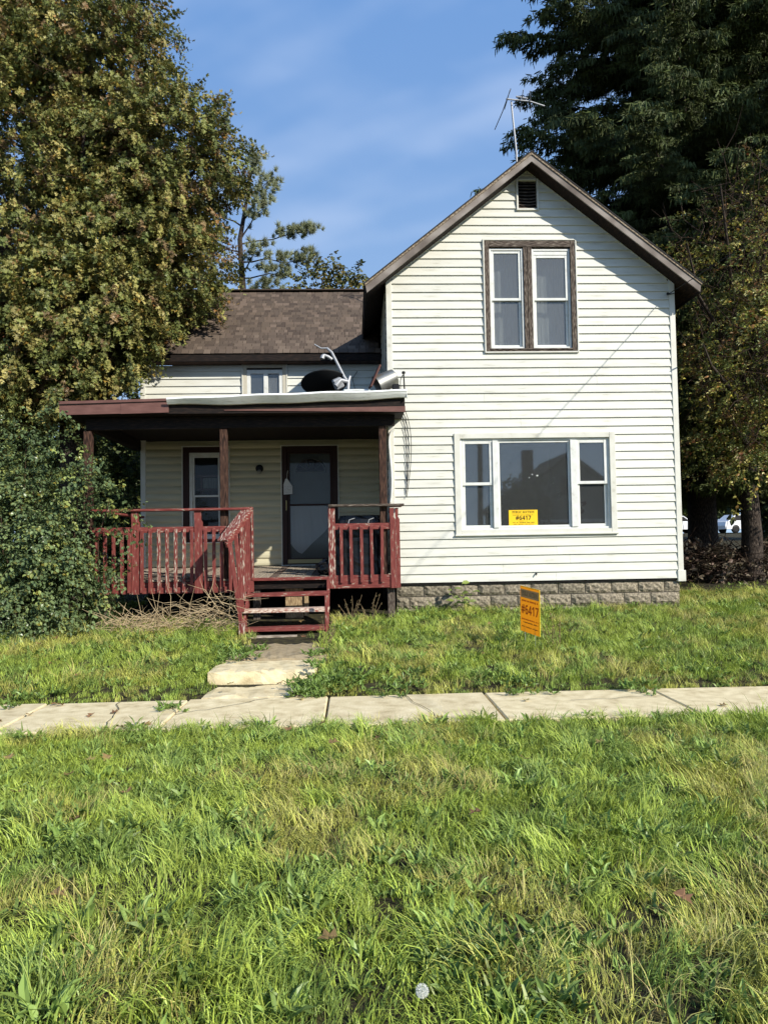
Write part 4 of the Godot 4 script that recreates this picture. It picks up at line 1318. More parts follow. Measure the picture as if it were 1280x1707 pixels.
	cable.call("left of three black cables hanging on the cream siding", bez(Vector3(0.845, 3.70, 0.02), Vector3(0.93, 3.4, 0.03), Vector3(0.90, 2.9, 0.03), Vector3(0.90, 2.62, 0.02), 14), 0.006, M.wire, "cables hanging beside the porch roof")
	cable.call("middle of three black cables hanging on the cream siding", bez(Vector3(0.86, 3.78, 0.02), Vector3(0.97, 3.55, 0.035), Vector3(0.96, 2.9, 0.035), Vector3(0.88, 2.42, 0.02), 14), 0.006, M.wire, "cables hanging beside the porch roof")
	cable.call("right and longest bowed black cable hanging on the cream siding", bez(Vector3(0.87, 3.86, 0.02), Vector3(1.05, 3.5, 0.04), Vector3(0.98, 2.9, 0.04), Vector3(0.89, 2.36, 0.02), 14), 0.006, M.wire, "cables hanging beside the porch roof")
	cable.call("white cable bowing down the house corner behind the right porch post", bez(Vector3(0.70, 3.50, 0.03), Vector3(0.50, 3.4, 0.04), Vector3(0.72, 2.9, 0.04), Vector3(0.62, 2.28, 0.03), 14), 0.016, M.white, "")
	cable.call("thin black cable running down the wing wall behind the dish", [Vector3(0.12, 5.0, -2.16), Vector3(0.02, 4.85, -2.15), Vector3(0.07, 4.62, -2.15), Vector3(0.14, 4.52, -2.15), Vector3(0.14, 4.25, -2.15)], 0.006, M.wire, "")
	var hk := thing("cable_clamp", "dark iron clamp rod with a cable loop above the porch roof corner", "clamp", Vector3(0.855, 4.0, 0.25))
	for q in [["rod", [Vector3(0.02, 0.0, 0), Vector3(0.012, 0.42, -0.1)], 0.013], ["cable_loop", bez(Vector3(0.012, 0.40, -0.1), Vector3(-0.09, 0.3, -0.05), Vector3(-0.02, 0.2, 0), Vector3(-0.07, -0.02, 0.02), 10), 0.007]]:
		var mb := MB.new()
		mb.tube(q[1], taper(q[2], q[2], (q[1] as Array).size()), 6)
		part(q[0], mb, M.wire, hk)
	var kb := MB.new()
	kb.lathe([Vector2(0, 0.03), Vector2(0.03, 0.015), Vector2(0.03, -0.015), Vector2(0, -0.03)], 10, Vector3(0.012, 0.43, -0.1))
	part("knob", kb, M.wire, hk)
	# service wire and its anchor at the right corner
	var aw := MB.new()
	aw.tube(bez(Vector3(5.44, 5.78, 0.06), Vector3(6.4, 6.15, 3.2), Vector3(8.0, 6.9, 9.0), Vector3(10.2, 8.0, 15.6), 18), taper(0.007, 0.007, 19), 5)
	tag(part("service_wire", aw, M.wire), "thin dark service wire anchored at the right house corner", "wire")
	var ac := thing("wire_anchor", "small dark wire anchor on the right corner board under the eave", "anchor", Vector3(5.42, 5.78, 0.0))
	var ab := MB.new()
	ab.tube([Vector3(0.13, 0.02, 0.01), Vector3(0.02, 0.0, 0.02), Vector3(0.0, 0.0, 0.05)], [0.008, 0.01, 0.012], 6)
	part("hook", ab, M.wire, ac)
	var ai := MB.new()
	ai.lathe([Vector2(0, 0.028), Vector2(0.024, 0.012), Vector2(0.024, -0.012), Vector2(0, -0.028)], 10, Vector3(0, 0, 0.055))
	part("insulator", ai, M.black, ac)
	# paper tag on the door handle
	var tg := thing("door_tag", "white paper tag hanging from the storm door handle side", "tag", Vector3(-1.268, 2.58, -2.155))
	var tm := MB.new()
	tm.prism(PackedVector2Array([Vector2(-0.085, 0), Vector2(0.085, 0.01), Vector2(0.085, 0.16), Vector2(-0.01, 0.31), Vector2(-0.045, 0.31), Vector2(-0.085, 0.2)]), 0.0, 0.003)
	part("card", tm, M.paper, tg)
	var ts := MB.new()
	ts.tube([Vector3(-0.02, 0.29, 0.004), Vector3(-0.012, 0.40, 0.0), Vector3(0.0, 0.47, -0.01)], [0.006, 0.006, 0.006], 5)
	part("string", ts, M.paper, tg)
	for k in 5:
		small_print(tg, M.ink2, 0.0, 0.04 + k * 0.028, 0.0036, 0.12, 0.006)
	# black plastic sheet over something on the porch
	var tp := thing("covered_grill", "black plastic covered bundle standing behind the right porch railing", "cover", Vector3(0.12, 1.085, 0.08))
	put("cover", tarp_mesh(), M.tarp, tp)
	bx("strap", Vector3(-0.40, 0.78, 0.245), Vector3(0.40, 0.80, 0.262), M.black, tp, 0.002)
	for sx in [-0.22, 0.10]:
		var mb2 := MB.new()
		mb2.tube([Vector3(sx, 0.80, 0.27), Vector3(sx + 0.03, 0.90, 0.26), Vector3(sx + 0.12, 0.93, 0.25)], [0.01, 0.01, 0.01], 6)
		part("handle", mb2, M.grey_metal, tp)
	var bag := thing("trash_bag", "small black bag slumped on the porch floor by the steps", "bag", Vector3(-0.44, 1.09, 0.05))
	put("body", lump_mesh(0.17, 0.13, 0.15, 5, 0.35), M.tarp, bag)
	var kn := MB.new()
	kn.tube([Vector3(0, 0.22, 0), Vector3(0.01, 0.26, 0.01), Vector3(0.04, 0.29, 0.02)], [0.03, 0.015, 0.03], 7)
	part("knot", kn, M.tarp, bag)
	for q in [[-3.62, "left white stone on the porch floor behind the railing"], [-3.44, "right white stone on the porch floor behind the railing"]]:
		var o := put("stone", lump_mesh(0.07, 0.06, 0.07, int(q[0] * 100), 0.12), M.stone, null, Transform3D(Basis(), Vector3(q[0], 1.085, 0.28)))
		tag(o, q[1], "stone", "white stones on the porch")
	var cl := thing("wall_clip", "small dark clip sticking out low on the cream siding", "clip", Vector3(3.04, 1.05, 0.0))
	var cm := MB.new()
	cm.tube([Vector3(0, 0, -0.01), Vector3(0.005, -0.005, 0.03), Vector3(-0.01, -0.03, 0.035)], [0.012, 0.012, 0.008], 6)
	part("body", cm, M.wire, cl)

func lump_mesh(rx: float, ry: float, rz: float, sd: int, rough: float) -> ArrayMesh:
	var nz := noise(sd, 1.1, 3)
	var mb := MB.new()
	var g := []
	for j in 11:
		var r := []
		for i in 16:
			var th := PI * j / 10.0; var ph := TAU * i / 16.0
			var d := Vector3(sin(th) * cos(ph), cos(th), sin(th) * sin(ph))
			var k := 1.0 + rough * nz.get_noise_3d(d.x * 1.6, d.y * 1.6, d.z * 1.6)
			r.append(Vector3(d.x * rx * k, ry + d.y * ry * k, d.z * rz * k))
		g.append(r)
	for j in 10:
		for i in 16:
			var i2 := (i + 1) % 16
			mb.quad_out(g[j][i], g[j][i2], g[j + 1][i2], g[j + 1][i], Vector3(0, ry, 0))
	return mb.mesh()

func tarp_mesh() -> ArrayMesh:
	var mb := MB.new()
	var nz := noise(77, 1.0, 3)
	var cols := 72
	var rows := 16
	var g := []
	for j in rows + 1:
		var f := float(j) / rows
		var r := []
		for i in cols:
			var a := TAU * i / cols
			var cx := signf(cos(a)) * pow(absf(cos(a)), 0.45); var cz := signf(sin(a)) * pow(absf(sin(a)), 0.45)
			var fold := (1.0 - f) * 0.035 * sin(a * 17.0 + 2.0 * nz.get_noise_2d(i * 0.2, 3.0)) + 0.03 * nz.get_noise_3d(cos(a) * 4.0, f * 3.0, sin(a) * 4.0)
			var top := smoothstep(0.86, 1.0, f)
			var k := (1.0 + fold * 1.6) * (1.0 - 0.10 * top) * (0.97 + 0.05 * (1.0 - f))
			r.append(Vector3(cx * 0.40 * k, f * 0.985 - 0.02 * top + 0.02 * nz.get_noise_2d(i * 0.4, f * 5.0), cz * 0.26 * k))
		g.append(r)
	for j in rows:
		for i in cols:
			var i2 := (i + 1) % cols
			mb.quad(g[j + 1][i2], g[j + 1][i], g[j][i], g[j][i2])
	for i in cols:
		mb.tri_out(g[rows][i], g[rows][(i + 1) % cols], Vector3(0, 0.99, 0), Vector3(0, 0.5, 0))
	return mb.mesh()

# ---------------------------------------------------------------- plants
# one leaf, pointed and folded along its rib, from o along d, with face normal f
func leaf(mb: MB, o: Vector3, d: Vector3, f: Vector3, l: float, w: float, c: Color, lobed := false) -> void:
	var s := d.cross(f).normalized()
	f = s.cross(d).normalized()
	mb.tint = true
	mb.col = c
	var lift := f * (w * 0.16)
	var tip := o + d * l - f * (l * 0.12)
	if lobed:
		var mid := o + d * (l * 0.42)
		var pts := [o, o + d * (l * 0.16) + s * (w * 0.52) + lift, o + d * (l * 0.38) + s * (w * 0.26), o + d * (l * 0.68) + s * (w * 0.48) + lift, o + d * (l * 0.70) + s * (w * 0.16), tip,
			o + d * (l * 0.70) - s * (w * 0.16), o + d * (l * 0.68) - s * (w * 0.48) + lift, o + d * (l * 0.38) - s * (w * 0.26), o + d * (l * 0.16) - s * (w * 0.52) + lift]
		for i in 10:
			mb.tri(mid, pts[i], pts[(i + 1) % 10])
	else:
		var a := o + d * (l * 0.30) + s * (w * 0.5) + lift; var b := o + d * (l * 0.68) + s * (w * 0.42) + lift
		var a2 := o + d * (l * 0.30) - s * (w * 0.5) + lift; var b2 := o + d * (l * 0.68) - s * (w * 0.42) + lift
		var m1 := o + d * (l * 0.5)
		mb.tri(o, a, m1); mb.tri(a, b, m1); mb.tri(b, tip, m1)
		mb.tri(o, m1, a2); mb.tri(a2, m1, b2); mb.tri(b2, m1, tip)

# a twig along +z with leaves round it
func sprig(sd: int, count: int, length: float, l: float, w: float, droop: float, lobed: bool, vary: float) -> ArrayMesh:
	rng.seed = sd
	var mb := MB.new()
	mb.tint = true
	mb.col = Color(0.55, 0.45, 0.35)
	var at := func(t: float) -> Vector3: return Vector3(0.04 * sin(t * 5.0), -droop * t * t * length, t * length)
	for i in 3:
		var p: Vector3 = at.call(i / 3.0); var q: Vector3 = at.call((i + 1) / 3.0)
		mb.quad(p + Vector3(-0.003, 0, 0), p + Vector3(0.003, 0, 0), q + Vector3(0.002, 0, 0), q - Vector3(0.002, 0, 0))
	for i in count:
		var t := rng.randf_range(0.1, 1.0)
		var o: Vector3 = at.call(t) + rv() * length * 0.16
		var a := rng.randf_range(0, TAU)
		var d := (Vector3(cos(a), sin(a) * 0.5 - droop * 1.2, 0.5 + 0.3 * sin(a * 2.0)) + rv() * 0.4).normalized()
		var f := (Vector3(0, 0.55, 0.6) + rv() * 0.9).normalized()
		var g := rng.randf_range(1.0 - vary, 1.0 + vary)
		var y := rng.randf()
		var c := Color(g, g, g)
		if y < 0.14:
			c = Color(g * 1.7, g * 1.25, g * 0.8)
		elif y < 0.24:
			c = Color(g * 1.25, g * 0.72, g * 0.8)
		var k := rng.randf_range(0.7, 1.2)
		leaf(mb, o, d, f, l * k, w * k, c, lobed)
	return mb.mesh()

func inside_house(p: Vector3) -> bool:
	if p.x > -4.25 and p.x < 0.6 and p.z < -1.55 and p.z > -7.2 and p.y < 5.35 + maxf(0.0, minf(-1.7 - p.z, p.z + 7.1)) * SL:
		return true
	if p.x > 0.1 and p.x < 6.0 and p.z < 0.45 and p.z > -8.6 and p.y < 5.95 + maxf(0.0, 2.9 - absf(p.x - 3.06)) * SL:
		return true
	if p.x > -4.65 and p.x < 0.9 and p.z < 0.85 and p.z > -2.3 and p.y < 4.35:
		return true
	return false

# sprigs scattered through ellipsoids [centre, radii, count]
func scatter(blobs: Array, nz: FastNoiseLite, gap: float, s0: float, s1: float, shellness: float, tint: Callable) -> Array:
	var xf := []
	var cs := []
	for b in blobs:
		var n := 0
		var tries := 0
		while n < int(b[2]) and tries < int(b[2]) * 6:
			tries += 1
			var d := rv()
			if d.length() < 0.05: continue
			var r := pow(rng.randf(), shellness)
			var u := d.normalized()
			var p: Vector3 = b[0] + Vector3(u.x * b[1].x, u.y * b[1].y, u.z * b[1].z) * r * (1.0 + 0.22 * nz.get_noise_3d(u.x * 2.2 + b[0].x, u.y * 2.2, u.z * 2.2))
			if nz.get_noise_3d(p.x, p.y, p.z) < gap or inside_house(p) or p.y < gy(p.x, p.z) + 0.05:
				continue
			var f := (Vector3(u.x, u.y * 0.55, u.z) + rv() * 0.75).normalized()
			if absf(f.y) > 0.97: f = Vector3(0.4, 0.2, 0.6).normalized()
			var sx := Vector3.UP.cross(f).normalized()
			var bs := Basis(sx, f.cross(sx), f) * Basis.from_euler(Vector3(0, 0, rng.randf_range(-0.7, 0.7)))
			xf.append(Transform3D(bs.scaled(Vector3.ONE * rng.randf_range(s0, s1)), p))
			cs.append(tint.call(p))
			n += 1
	return [xf, cs]

func limb(parent: Node3D, called: String, pts: Array, r0: float, r1: float, m: Material, sides := 8) -> void:
	var mb := MB.new()
	mb.tube(pts, taper(r0, r1, pts.size()), sides)
	part(called, mb, m, parent)

func wander(a: Vector3, b: Vector3, k: int, amp: float) -> Array:
	var out := [a]
	for i in range(1, k):
		out.append(a.lerp(b, float(i) / k) + rv() * amp)
	out.append(b)
	return out

# many thin bare sticks as one mass
func sticks(called: String, blobs: Array, lmin: float, lmax: float, r: float, flat: float, m: Material, parent: Node3D, sd: int) -> MeshInstance3D:
	rng.seed = sd
	var mb := MB.new()
	for b in blobs:
		for i in int(b[2]):
			var d := rv().normalized()
			var p: Vector3 = b[0] + Vector3(d.x * b[1].x, d.y * b[1].y, d.z * b[1].z) * sqrt(rng.randf())
			p.y = maxf(p.y, gy(p.x, p.z) + 0.03)
			var e := rv(); e.y = e.y * flat + (0.25 if flat > 1.0 else 0.0)
			e = e.normalized() * rng.randf_range(lmin, lmax)
			var mid := p + e * 0.5 + rv() * 0.22 * e.length()
			var q := p + e
			if inside_house(q) or inside_house(p): continue
			mb.tube([p, mid, q], [r, r * 0.8, r * 0.35], 4, false)
	var o := part(called, mb, m, parent)
	o.set_meta("kind", "stuff")
	return o

func build_trees() -> void:
	var lm := leafmat(0.45)
	var nz := noise(101, 0.55, 3)
	var nc := noise(103, 1.0, 3)
	# ---- maple left of the house
	var mp := thing("maple_tree", "large maple turning olive, yellow and rust left of the house", "tree")
	limb(mp, "trunk", [Vector3(-5.36, 0.3, -1.9), Vector3(-5.33, 1.6, -1.9), Vector3(-5.30, 3.2, -1.9), Vector3(-5.42, 4.6, -2.1), Vector3(-5.6, 6.2, -2.4)], 0.27, 0.19, M.bark, 12)
	rng.seed = 31
	for e in [Vector3(-3.4, 8.2, -2.6), Vector3(-4.2, 11.4, -2.8), Vector3(-6.4, 12.5, -3.0), Vector3(-8.6, 10.2, -2.8), Vector3(-9.0, 7.0, -2.2), Vector3(-3.6, 6.6, -1.8), Vector3(-5.0, 10.2, -1.6), Vector3(-7.2, 8.2, -0.9), Vector3(-6.2, 6.0, -0.6), Vector3(-2.8, 9.6, -2.4)]:
		limb(mp, "limb", wander(Vector3(-5.5, rng.randf_range(4.6, 6.4), -2.2), e, 5, 0.22), 0.10, 0.02, M.bark, 7)
	var blobs := [
		[Vector3(-7.6, 7.6, -2.8), Vector3(3.4, 5.0, 3.0), 5200], [Vector3(-4.15, 9.35, -2.6), Vector3(2.05, 1.55, 1.7), 2100], [Vector3(-4.35, 7.4, -2.4), Vector3(1.95, 1.7, 1.6), 2100],
		[Vector3(-4.95, 5.9, -1.4), Vector3(1.6, 1.3, 1.15), 1500], [Vector3(-5.3, 11.7, -2.8), Vector3(1.75, 1.9, 1.8), 1700], [Vector3(-6.0, 4.9, -1.3), Vector3(1.7, 1.0, 1.1), 1200],
		[Vector3(-4.6, 5.2, -1.1), Vector3(0.85, 0.65, 0.6), 380], [Vector3(-5.2, 4.55, -0.9), Vector3(0.8, 0.5, 0.5), 200], [Vector3(-7.6, 13.2, -3.0), Vector3(2.6, 1.9, 2.2), 1300]]
	var tm := func(p: Vector3) -> Color:
		var a := 0.8 * nc.get_noise_3d(p.x, p.y, p.z) + rng.randf_range(-0.42, 0.42)
		var c := Color(0.185, 0.200, 0.060)
		if a > 0.42: c = Color(0.34, 0.30, 0.105)
		elif a > 0.14: c = Color(0.265, 0.252, 0.08)
		elif a < -0.46: c = Color(0.215, 0.15, 0.072)
		elif a < -0.16: c = Color(0.120, 0.145, 0.045)
		return c * rng.randf_range(0.65, 1.35) * 1.15
	rng.seed = 32
	var sc := scatter(blobs, noise(101, 0.8, 3), -0.20, 0.75, 1.3, 0.42, tm)
	var mlm := leafmat(0.35, 0.42)
	multi("crown", sprig(201, 24, 0.38, 0.066, 0.060, 0.42, true, 0.55), mlm, sc[0], sc[1], mp)
	sticks("twig", [[Vector3(-5.2, 8.0, -1.8), Vector3(3.0, 4.0, 1.3), 230], [Vector3(-8.0, 8.0, -1.3), Vector3(2.4, 4.0, 1.5), 150]], 0.25, 0.8, 0.008, 0.9, M.twig, mp, 33)
	# ---- spruce right of the house
	build_spruce()
	# ---- small-leaved tree with bare twigs in front of the spruce
	var yt := thing("crab_apple_tree", "twiggy small tree with sparse yellow green leaves right of the house", "tree")
	limb(yt, "trunk", [Vector3(9.0, 0.5, -4.2), Vector3(9.05, 1.6, -4.2), Vector3(8.95, 2.8, -4.1), Vector3(8.8, 4.2, -3.7)], 0.26, 0.15, M.bark, 10)
	rng.seed = 41
	for e in [Vector3(5.90, 6.77, -0.20), Vector3(6.64, 7.92, -0.40), Vector3(7.80, 8.26, -0.60), Vector3(8.56, 6.77, -0.20), Vector3(5.84, 4.80, 0.40), Vector3(7.31, 5.58, 0.80), Vector3(6.68, 6.29, -1.50)]:
		limb(yt, "limb", wander(Vector3(8.95, rng.randf_range(2.8, 4.0), -4.0), e, 5, 0.2), 0.085, 0.012, M.bark, 6)
	var ty := func(p: Vector3) -> Color:
		var a := rng.randf()
		var c := Color(0.085, 0.10, 0.03)
		if a < 0.3: c = Color(0.19, 0.175, 0.045)
		elif a < 0.42: c = Color(0.30, 0.28, 0.12)
		elif a < 0.55: c = Color(0.13, 0.08, 0.035)
		return c * rng.randf_range(0.7, 1.3) * 2.2
	var yb := [[Vector3(8.42, 7.39, -1.90), Vector3(2.0, 1.7, 1.5), 594], [Vector3(7.77, 6.12, -1.70), Vector3(1.55, 1.5, 1.5), 528], [Vector3(9.32, 5.76, -1.80), Vector3(1.9, 2.0, 1.6), 528], [Vector3(7.67, 4.58, -1.50), Vector3(1.45, 1.2, 1.3), 462], [Vector3(9.22, 3.95, -1.70), Vector3(1.8, 1.4, 1.5), 462], [Vector3(7.50, 3.23, -1.70), Vector3(1.3, 0.9, 1.1), 250]]
	var s2 := scatter(yb, noise(105, 0.9, 3), 0.0, 0.8, 1.3, 0.55, ty)
	multi("crown", sprig(203, 14, 0.38, 0.06, 0.034, 0.3, false, 0.4), leafmat(0.4, 0.4), s2[0], s2[1], yt)
	sticks("twig", [[Vector3(8.12, 7.01, -1.40), Vector3(2.1, 2.2, 1.2), 390], [Vector3(7.92, 4.84, -1.10), Vector3(1.8, 1.8, 1.1), 286]], 0.4, 1.2, 0.009, 1.4, M.twig, yt, 43)
	# ---- pine behind the wing
	build_pine()
	# ---- slim young tree behind the ridge
	var st := thing("young_tree", "slim young tree with pale yellow leaves behind the wing roof", "tree")
	limb(st, "trunk", [Vector3(-0.8, 0.7, -9), Vector3(-0.82, 5, -9), Vector3(-0.8, 9.3, -9)], 0.07, 0.02, M.bark, 7)
	for e in [Vector3(-0.1, 9.35, -9), Vector3(-1.35, 9.3, -9), Vector3(0.25, 9.2, -9), Vector3(-1.1, 9.0, -9)]:
		limb(st, "limb", [Vector3(-0.81, 7.8, -9), Vector3(-0.81, 7.9, -9).lerp(e, 0.5) + Vector3(0, -0.15, 0), e], 0.025, 0.006, M.bark, 5)
	var tp := func(p: Vector3) -> Color:
		return (Color(0.20, 0.19, 0.055) if rng.randf() < 0.5 else Color(0.13, 0.15, 0.05)) * rng.randf_range(0.8, 1.3)
	var s4 := scatter([[Vector3(-0.72, 9.62, -9), Vector3(0.5, 0.32, 0.4), 60], [Vector3(-0.05, 9.38, -9), Vector3(0.36, 0.24, 0.3), 28], [Vector3(0.32, 9.3, -9), Vector3(0.25, 0.2, 0.3), 16], [Vector3(-1.35, 9.3, -9), Vector3(0.3, 0.25, 0.3), 18], [Vector3(-0.7, 8.9, -9), Vector3(1.2, 0.3, 0.4), 50]], nz, -0.9, 0.8, 1.2, 0.6, tp)
	multi("crown", sprig(205, 10, 0.3, 0.10, 0.07, 0.5, false, 0.3), lm, s4[0], s4[1], st)
	# ---- shrub over the left end of the porch
	var sh := thing("shrub", "big leafy green shrub overgrowing the left end of the porch", "shrub")
	rng.seed = 51
	for k in 16:
		var bp := Vector3(rng.randf_range(-5.9, -4.1), 0.25, rng.randf_range(0.5, 1.2))
		limb(sh, "stem", wander(bp, bp + Vector3(rng.randf_range(-0.8, 0.6), rng.randf_range(1.8, 3.0), rng.randf_range(-0.2, 0.3)), 4, 0.12), 0.02, 0.006, M.twig, 5)
	var tb := func(p: Vector3) -> Color:
		var a := rng.randf() + 0.25 * nc.get_noise_3d(p.x * 2.0, p.y * 2.0, p.z * 2.0)
		var c := Color(0.078, 0.112, 0.048)
		if a > 0.85: c = Color(0.17, 0.20, 0.06)
		elif a > 0.55: c = Color(0.115, 0.155, 0.062)
		return c * rng.randf_range(0.8, 1.25) * 1.6
	var sb := [[Vector3(-5.2, 1.75, 0.5), Vector3(1.1, 1.25, 0.85), 950], [Vector3(-4.42, 1.5, 1.0), Vector3(0.6, 1.0, 0.5), 400], [Vector3(-6.4, 1.6, 0.5), Vector3(1.3, 1.3, 0.9), 720], [Vector3(-4.85, 0.9, 1.0), Vector3(0.92, 0.85, 0.75), 600], [Vector3(-5.3, 2.8, 0.6), Vector3(0.7, 0.5, 0.5), 140], [Vector3(-3.95, 2.45, 1.1), Vector3(0.28, 0.4, 0.3), 45], [Vector3(-4.15, 0.8, 1.2), Vector3(0.42, 0.45, 0.35), 100],
		[Vector3(-3.55, 2.0, 1.2), Vector3(0.2, 0.25, 0.2), 12], [Vector3(-3.7, 1.35, 1.25), Vector3(0.2, 0.25, 0.2), 14], [Vector3(-4.5, 3.05, 0.9), Vector3(0.2, 0.3, 0.2), 22], [Vector3(-4.95, 3.45, 0.7), Vector3(0.2, 0.3, 0.2), 18], [Vector3(-4.05, 2.75, 1.0), Vector3(0.2, 0.3, 0.2), 20], [Vector3(-5.8, 3.2, 0.8), Vector3(0.25, 0.35, 0.2), 22], [Vector3(-4.6, 3.5, 0.9), Vector3(0.08, 0.3, 0.08), 9], [Vector3(-5.45, 3.6, 0.7), Vector3(0.08, 0.35, 0.08), 11], [Vector3(-4.15, 3.15, 1.0), Vector3(0.08, 0.28, 0.08), 8], [Vector3(-3.65, 2.65, 1.15), Vector3(0.12, 0.3, 0.1), 8]]
	var s5 := scatter(sb, noise(107, 1.5, 3), -0.13, 0.7, 1.3, 0.55, tb)
	multi("foliage", sprig(206, 16, 0.36, 0.052, 0.034, 0.35, false, 0.5), leafmat(0.35, 0.3), s5[0], s5[1], sh)
	# ---- bushes behind the porch on the left
	var b2 := thing("bush", "sunlit green bush seen behind the left porch post", "shrub")
	limb(b2, "bare_branch", wander(Vector3(-5.55, 3.05, -3.7), Vector3(-4.62, 3.95, -3.7), 3, 0.03), 0.035, 0.02, M.pale_twig, 7)
	limb(b2, "bare_branch", [Vector3(-4.95, 3.62, -3.7), Vector3(-4.75, 3.55, -3.7), Vector3(-4.5, 3.56, -3.7)], 0.02, 0.012, M.pale_twig, 6)
	for k in 6:
		limb(b2, "stem", wander(Vector3(-5.8 + k * 0.25, 0.5, -4.4), Vector3(-6.0 + k * 0.3, 3.2, -4.2), 3, 0.1), 0.025, 0.008, M.twig, 5)
	var s6 := scatter([[Vector3(-5.35, 2.1, -2.9), Vector3(1.1, 1.5, 0.8), 900], [Vector3(-5.3, 3.5, -3.4), Vector3(1.1, 0.7, 0.8), 300]], noise(108, 1.1, 3), -0.16, 0.9, 1.4, 0.5, tb)
	multi("foliage", sprig(207, 15, 0.36, 0.06, 0.042, 0.35, false, 0.35), leafmat(0.4, 0.45), s6[0], s6[1], b2)
	var b3 := thing("bush", "dark tall bush behind the shrub at the far left", "shrub")
	for k in 5:
		limb(b3, "stem", wander(Vector3(-9.4 + k * 0.4, 0.5, -4.4), Vector3(-9.6 + k * 0.5, 3.0, -4.2), 3, 0.1), 0.025, 0.008, M.twig, 5)
	var s7 := scatter([[Vector3(-8.6, 2.6, -4.4), Vector3(1.7, 2.0, 1.2), 850]], noise(109, 1.1, 3), -0.1, 1.0, 1.5, 0.5, tb)
	multi("foliage", sprig(208, 15, 0.36, 0.07, 0.05, 0.35, false, 0.35), lm, s7[0], s7[1], b3)
	# ---- dead stuff
	var dp := sticks("dead_brush", [[Vector3(-3.2, 0.42, 1.05), Vector3(0.75, 0.22, 0.35), 420], [Vector3(-2.45, 0.55, 0.85), Vector3(0.6, 0.32, 0.3), 230], [Vector3(-2.0, 0.6, 1.1), Vector3(0.35, 0.35, 0.35), 110]], 0.2, 0.6, 0.0045, 0.55, M.dry, null, 61)
	tag(dp, "pale dead twigs and dry weeds piled under the porch rail", "dead brush", "", "stuff")
	var bp2 := sticks("brush_pile", [[Vector3(8.4, 0.95, -4.6), Vector3(1.7, 0.5, 0.8), 480], [Vector3(10.8, 0.75, -4.8), Vector3(1.6, 0.4, 0.8), 300]], 0.4, 1.3, 0.012, 0.4, M.twig, null, 62)
	tag(bp2, "brown brush pile of cut branches under the trees", "brush pile", "", "stuff")
	rng.seed = 63
	var td := func(p: Vector3) -> Color: return Color(0.14, 0.115, 0.08) * rng.randf_range(0.5, 1.6)
	var s8 := scatter([[Vector3(8.6, 0.85, -4.7), Vector3(1.9, 0.6, 0.9), 420], [Vector3(11.0, 0.7, -4.8), Vector3(1.8, 0.5, 0.9), 300]], nz, -0.9, 0.8, 1.4, 0.6, td)
	tag(multi("dead_leaves", sprig(209, 12, 0.35, 0.09, 0.06, 0.4, false, 0.4), leafmat(0.2), s8[0], s8[1]), "dry brown leaves caught in the brush pile", "dead leaves", "", "stuff")
	small_plants()

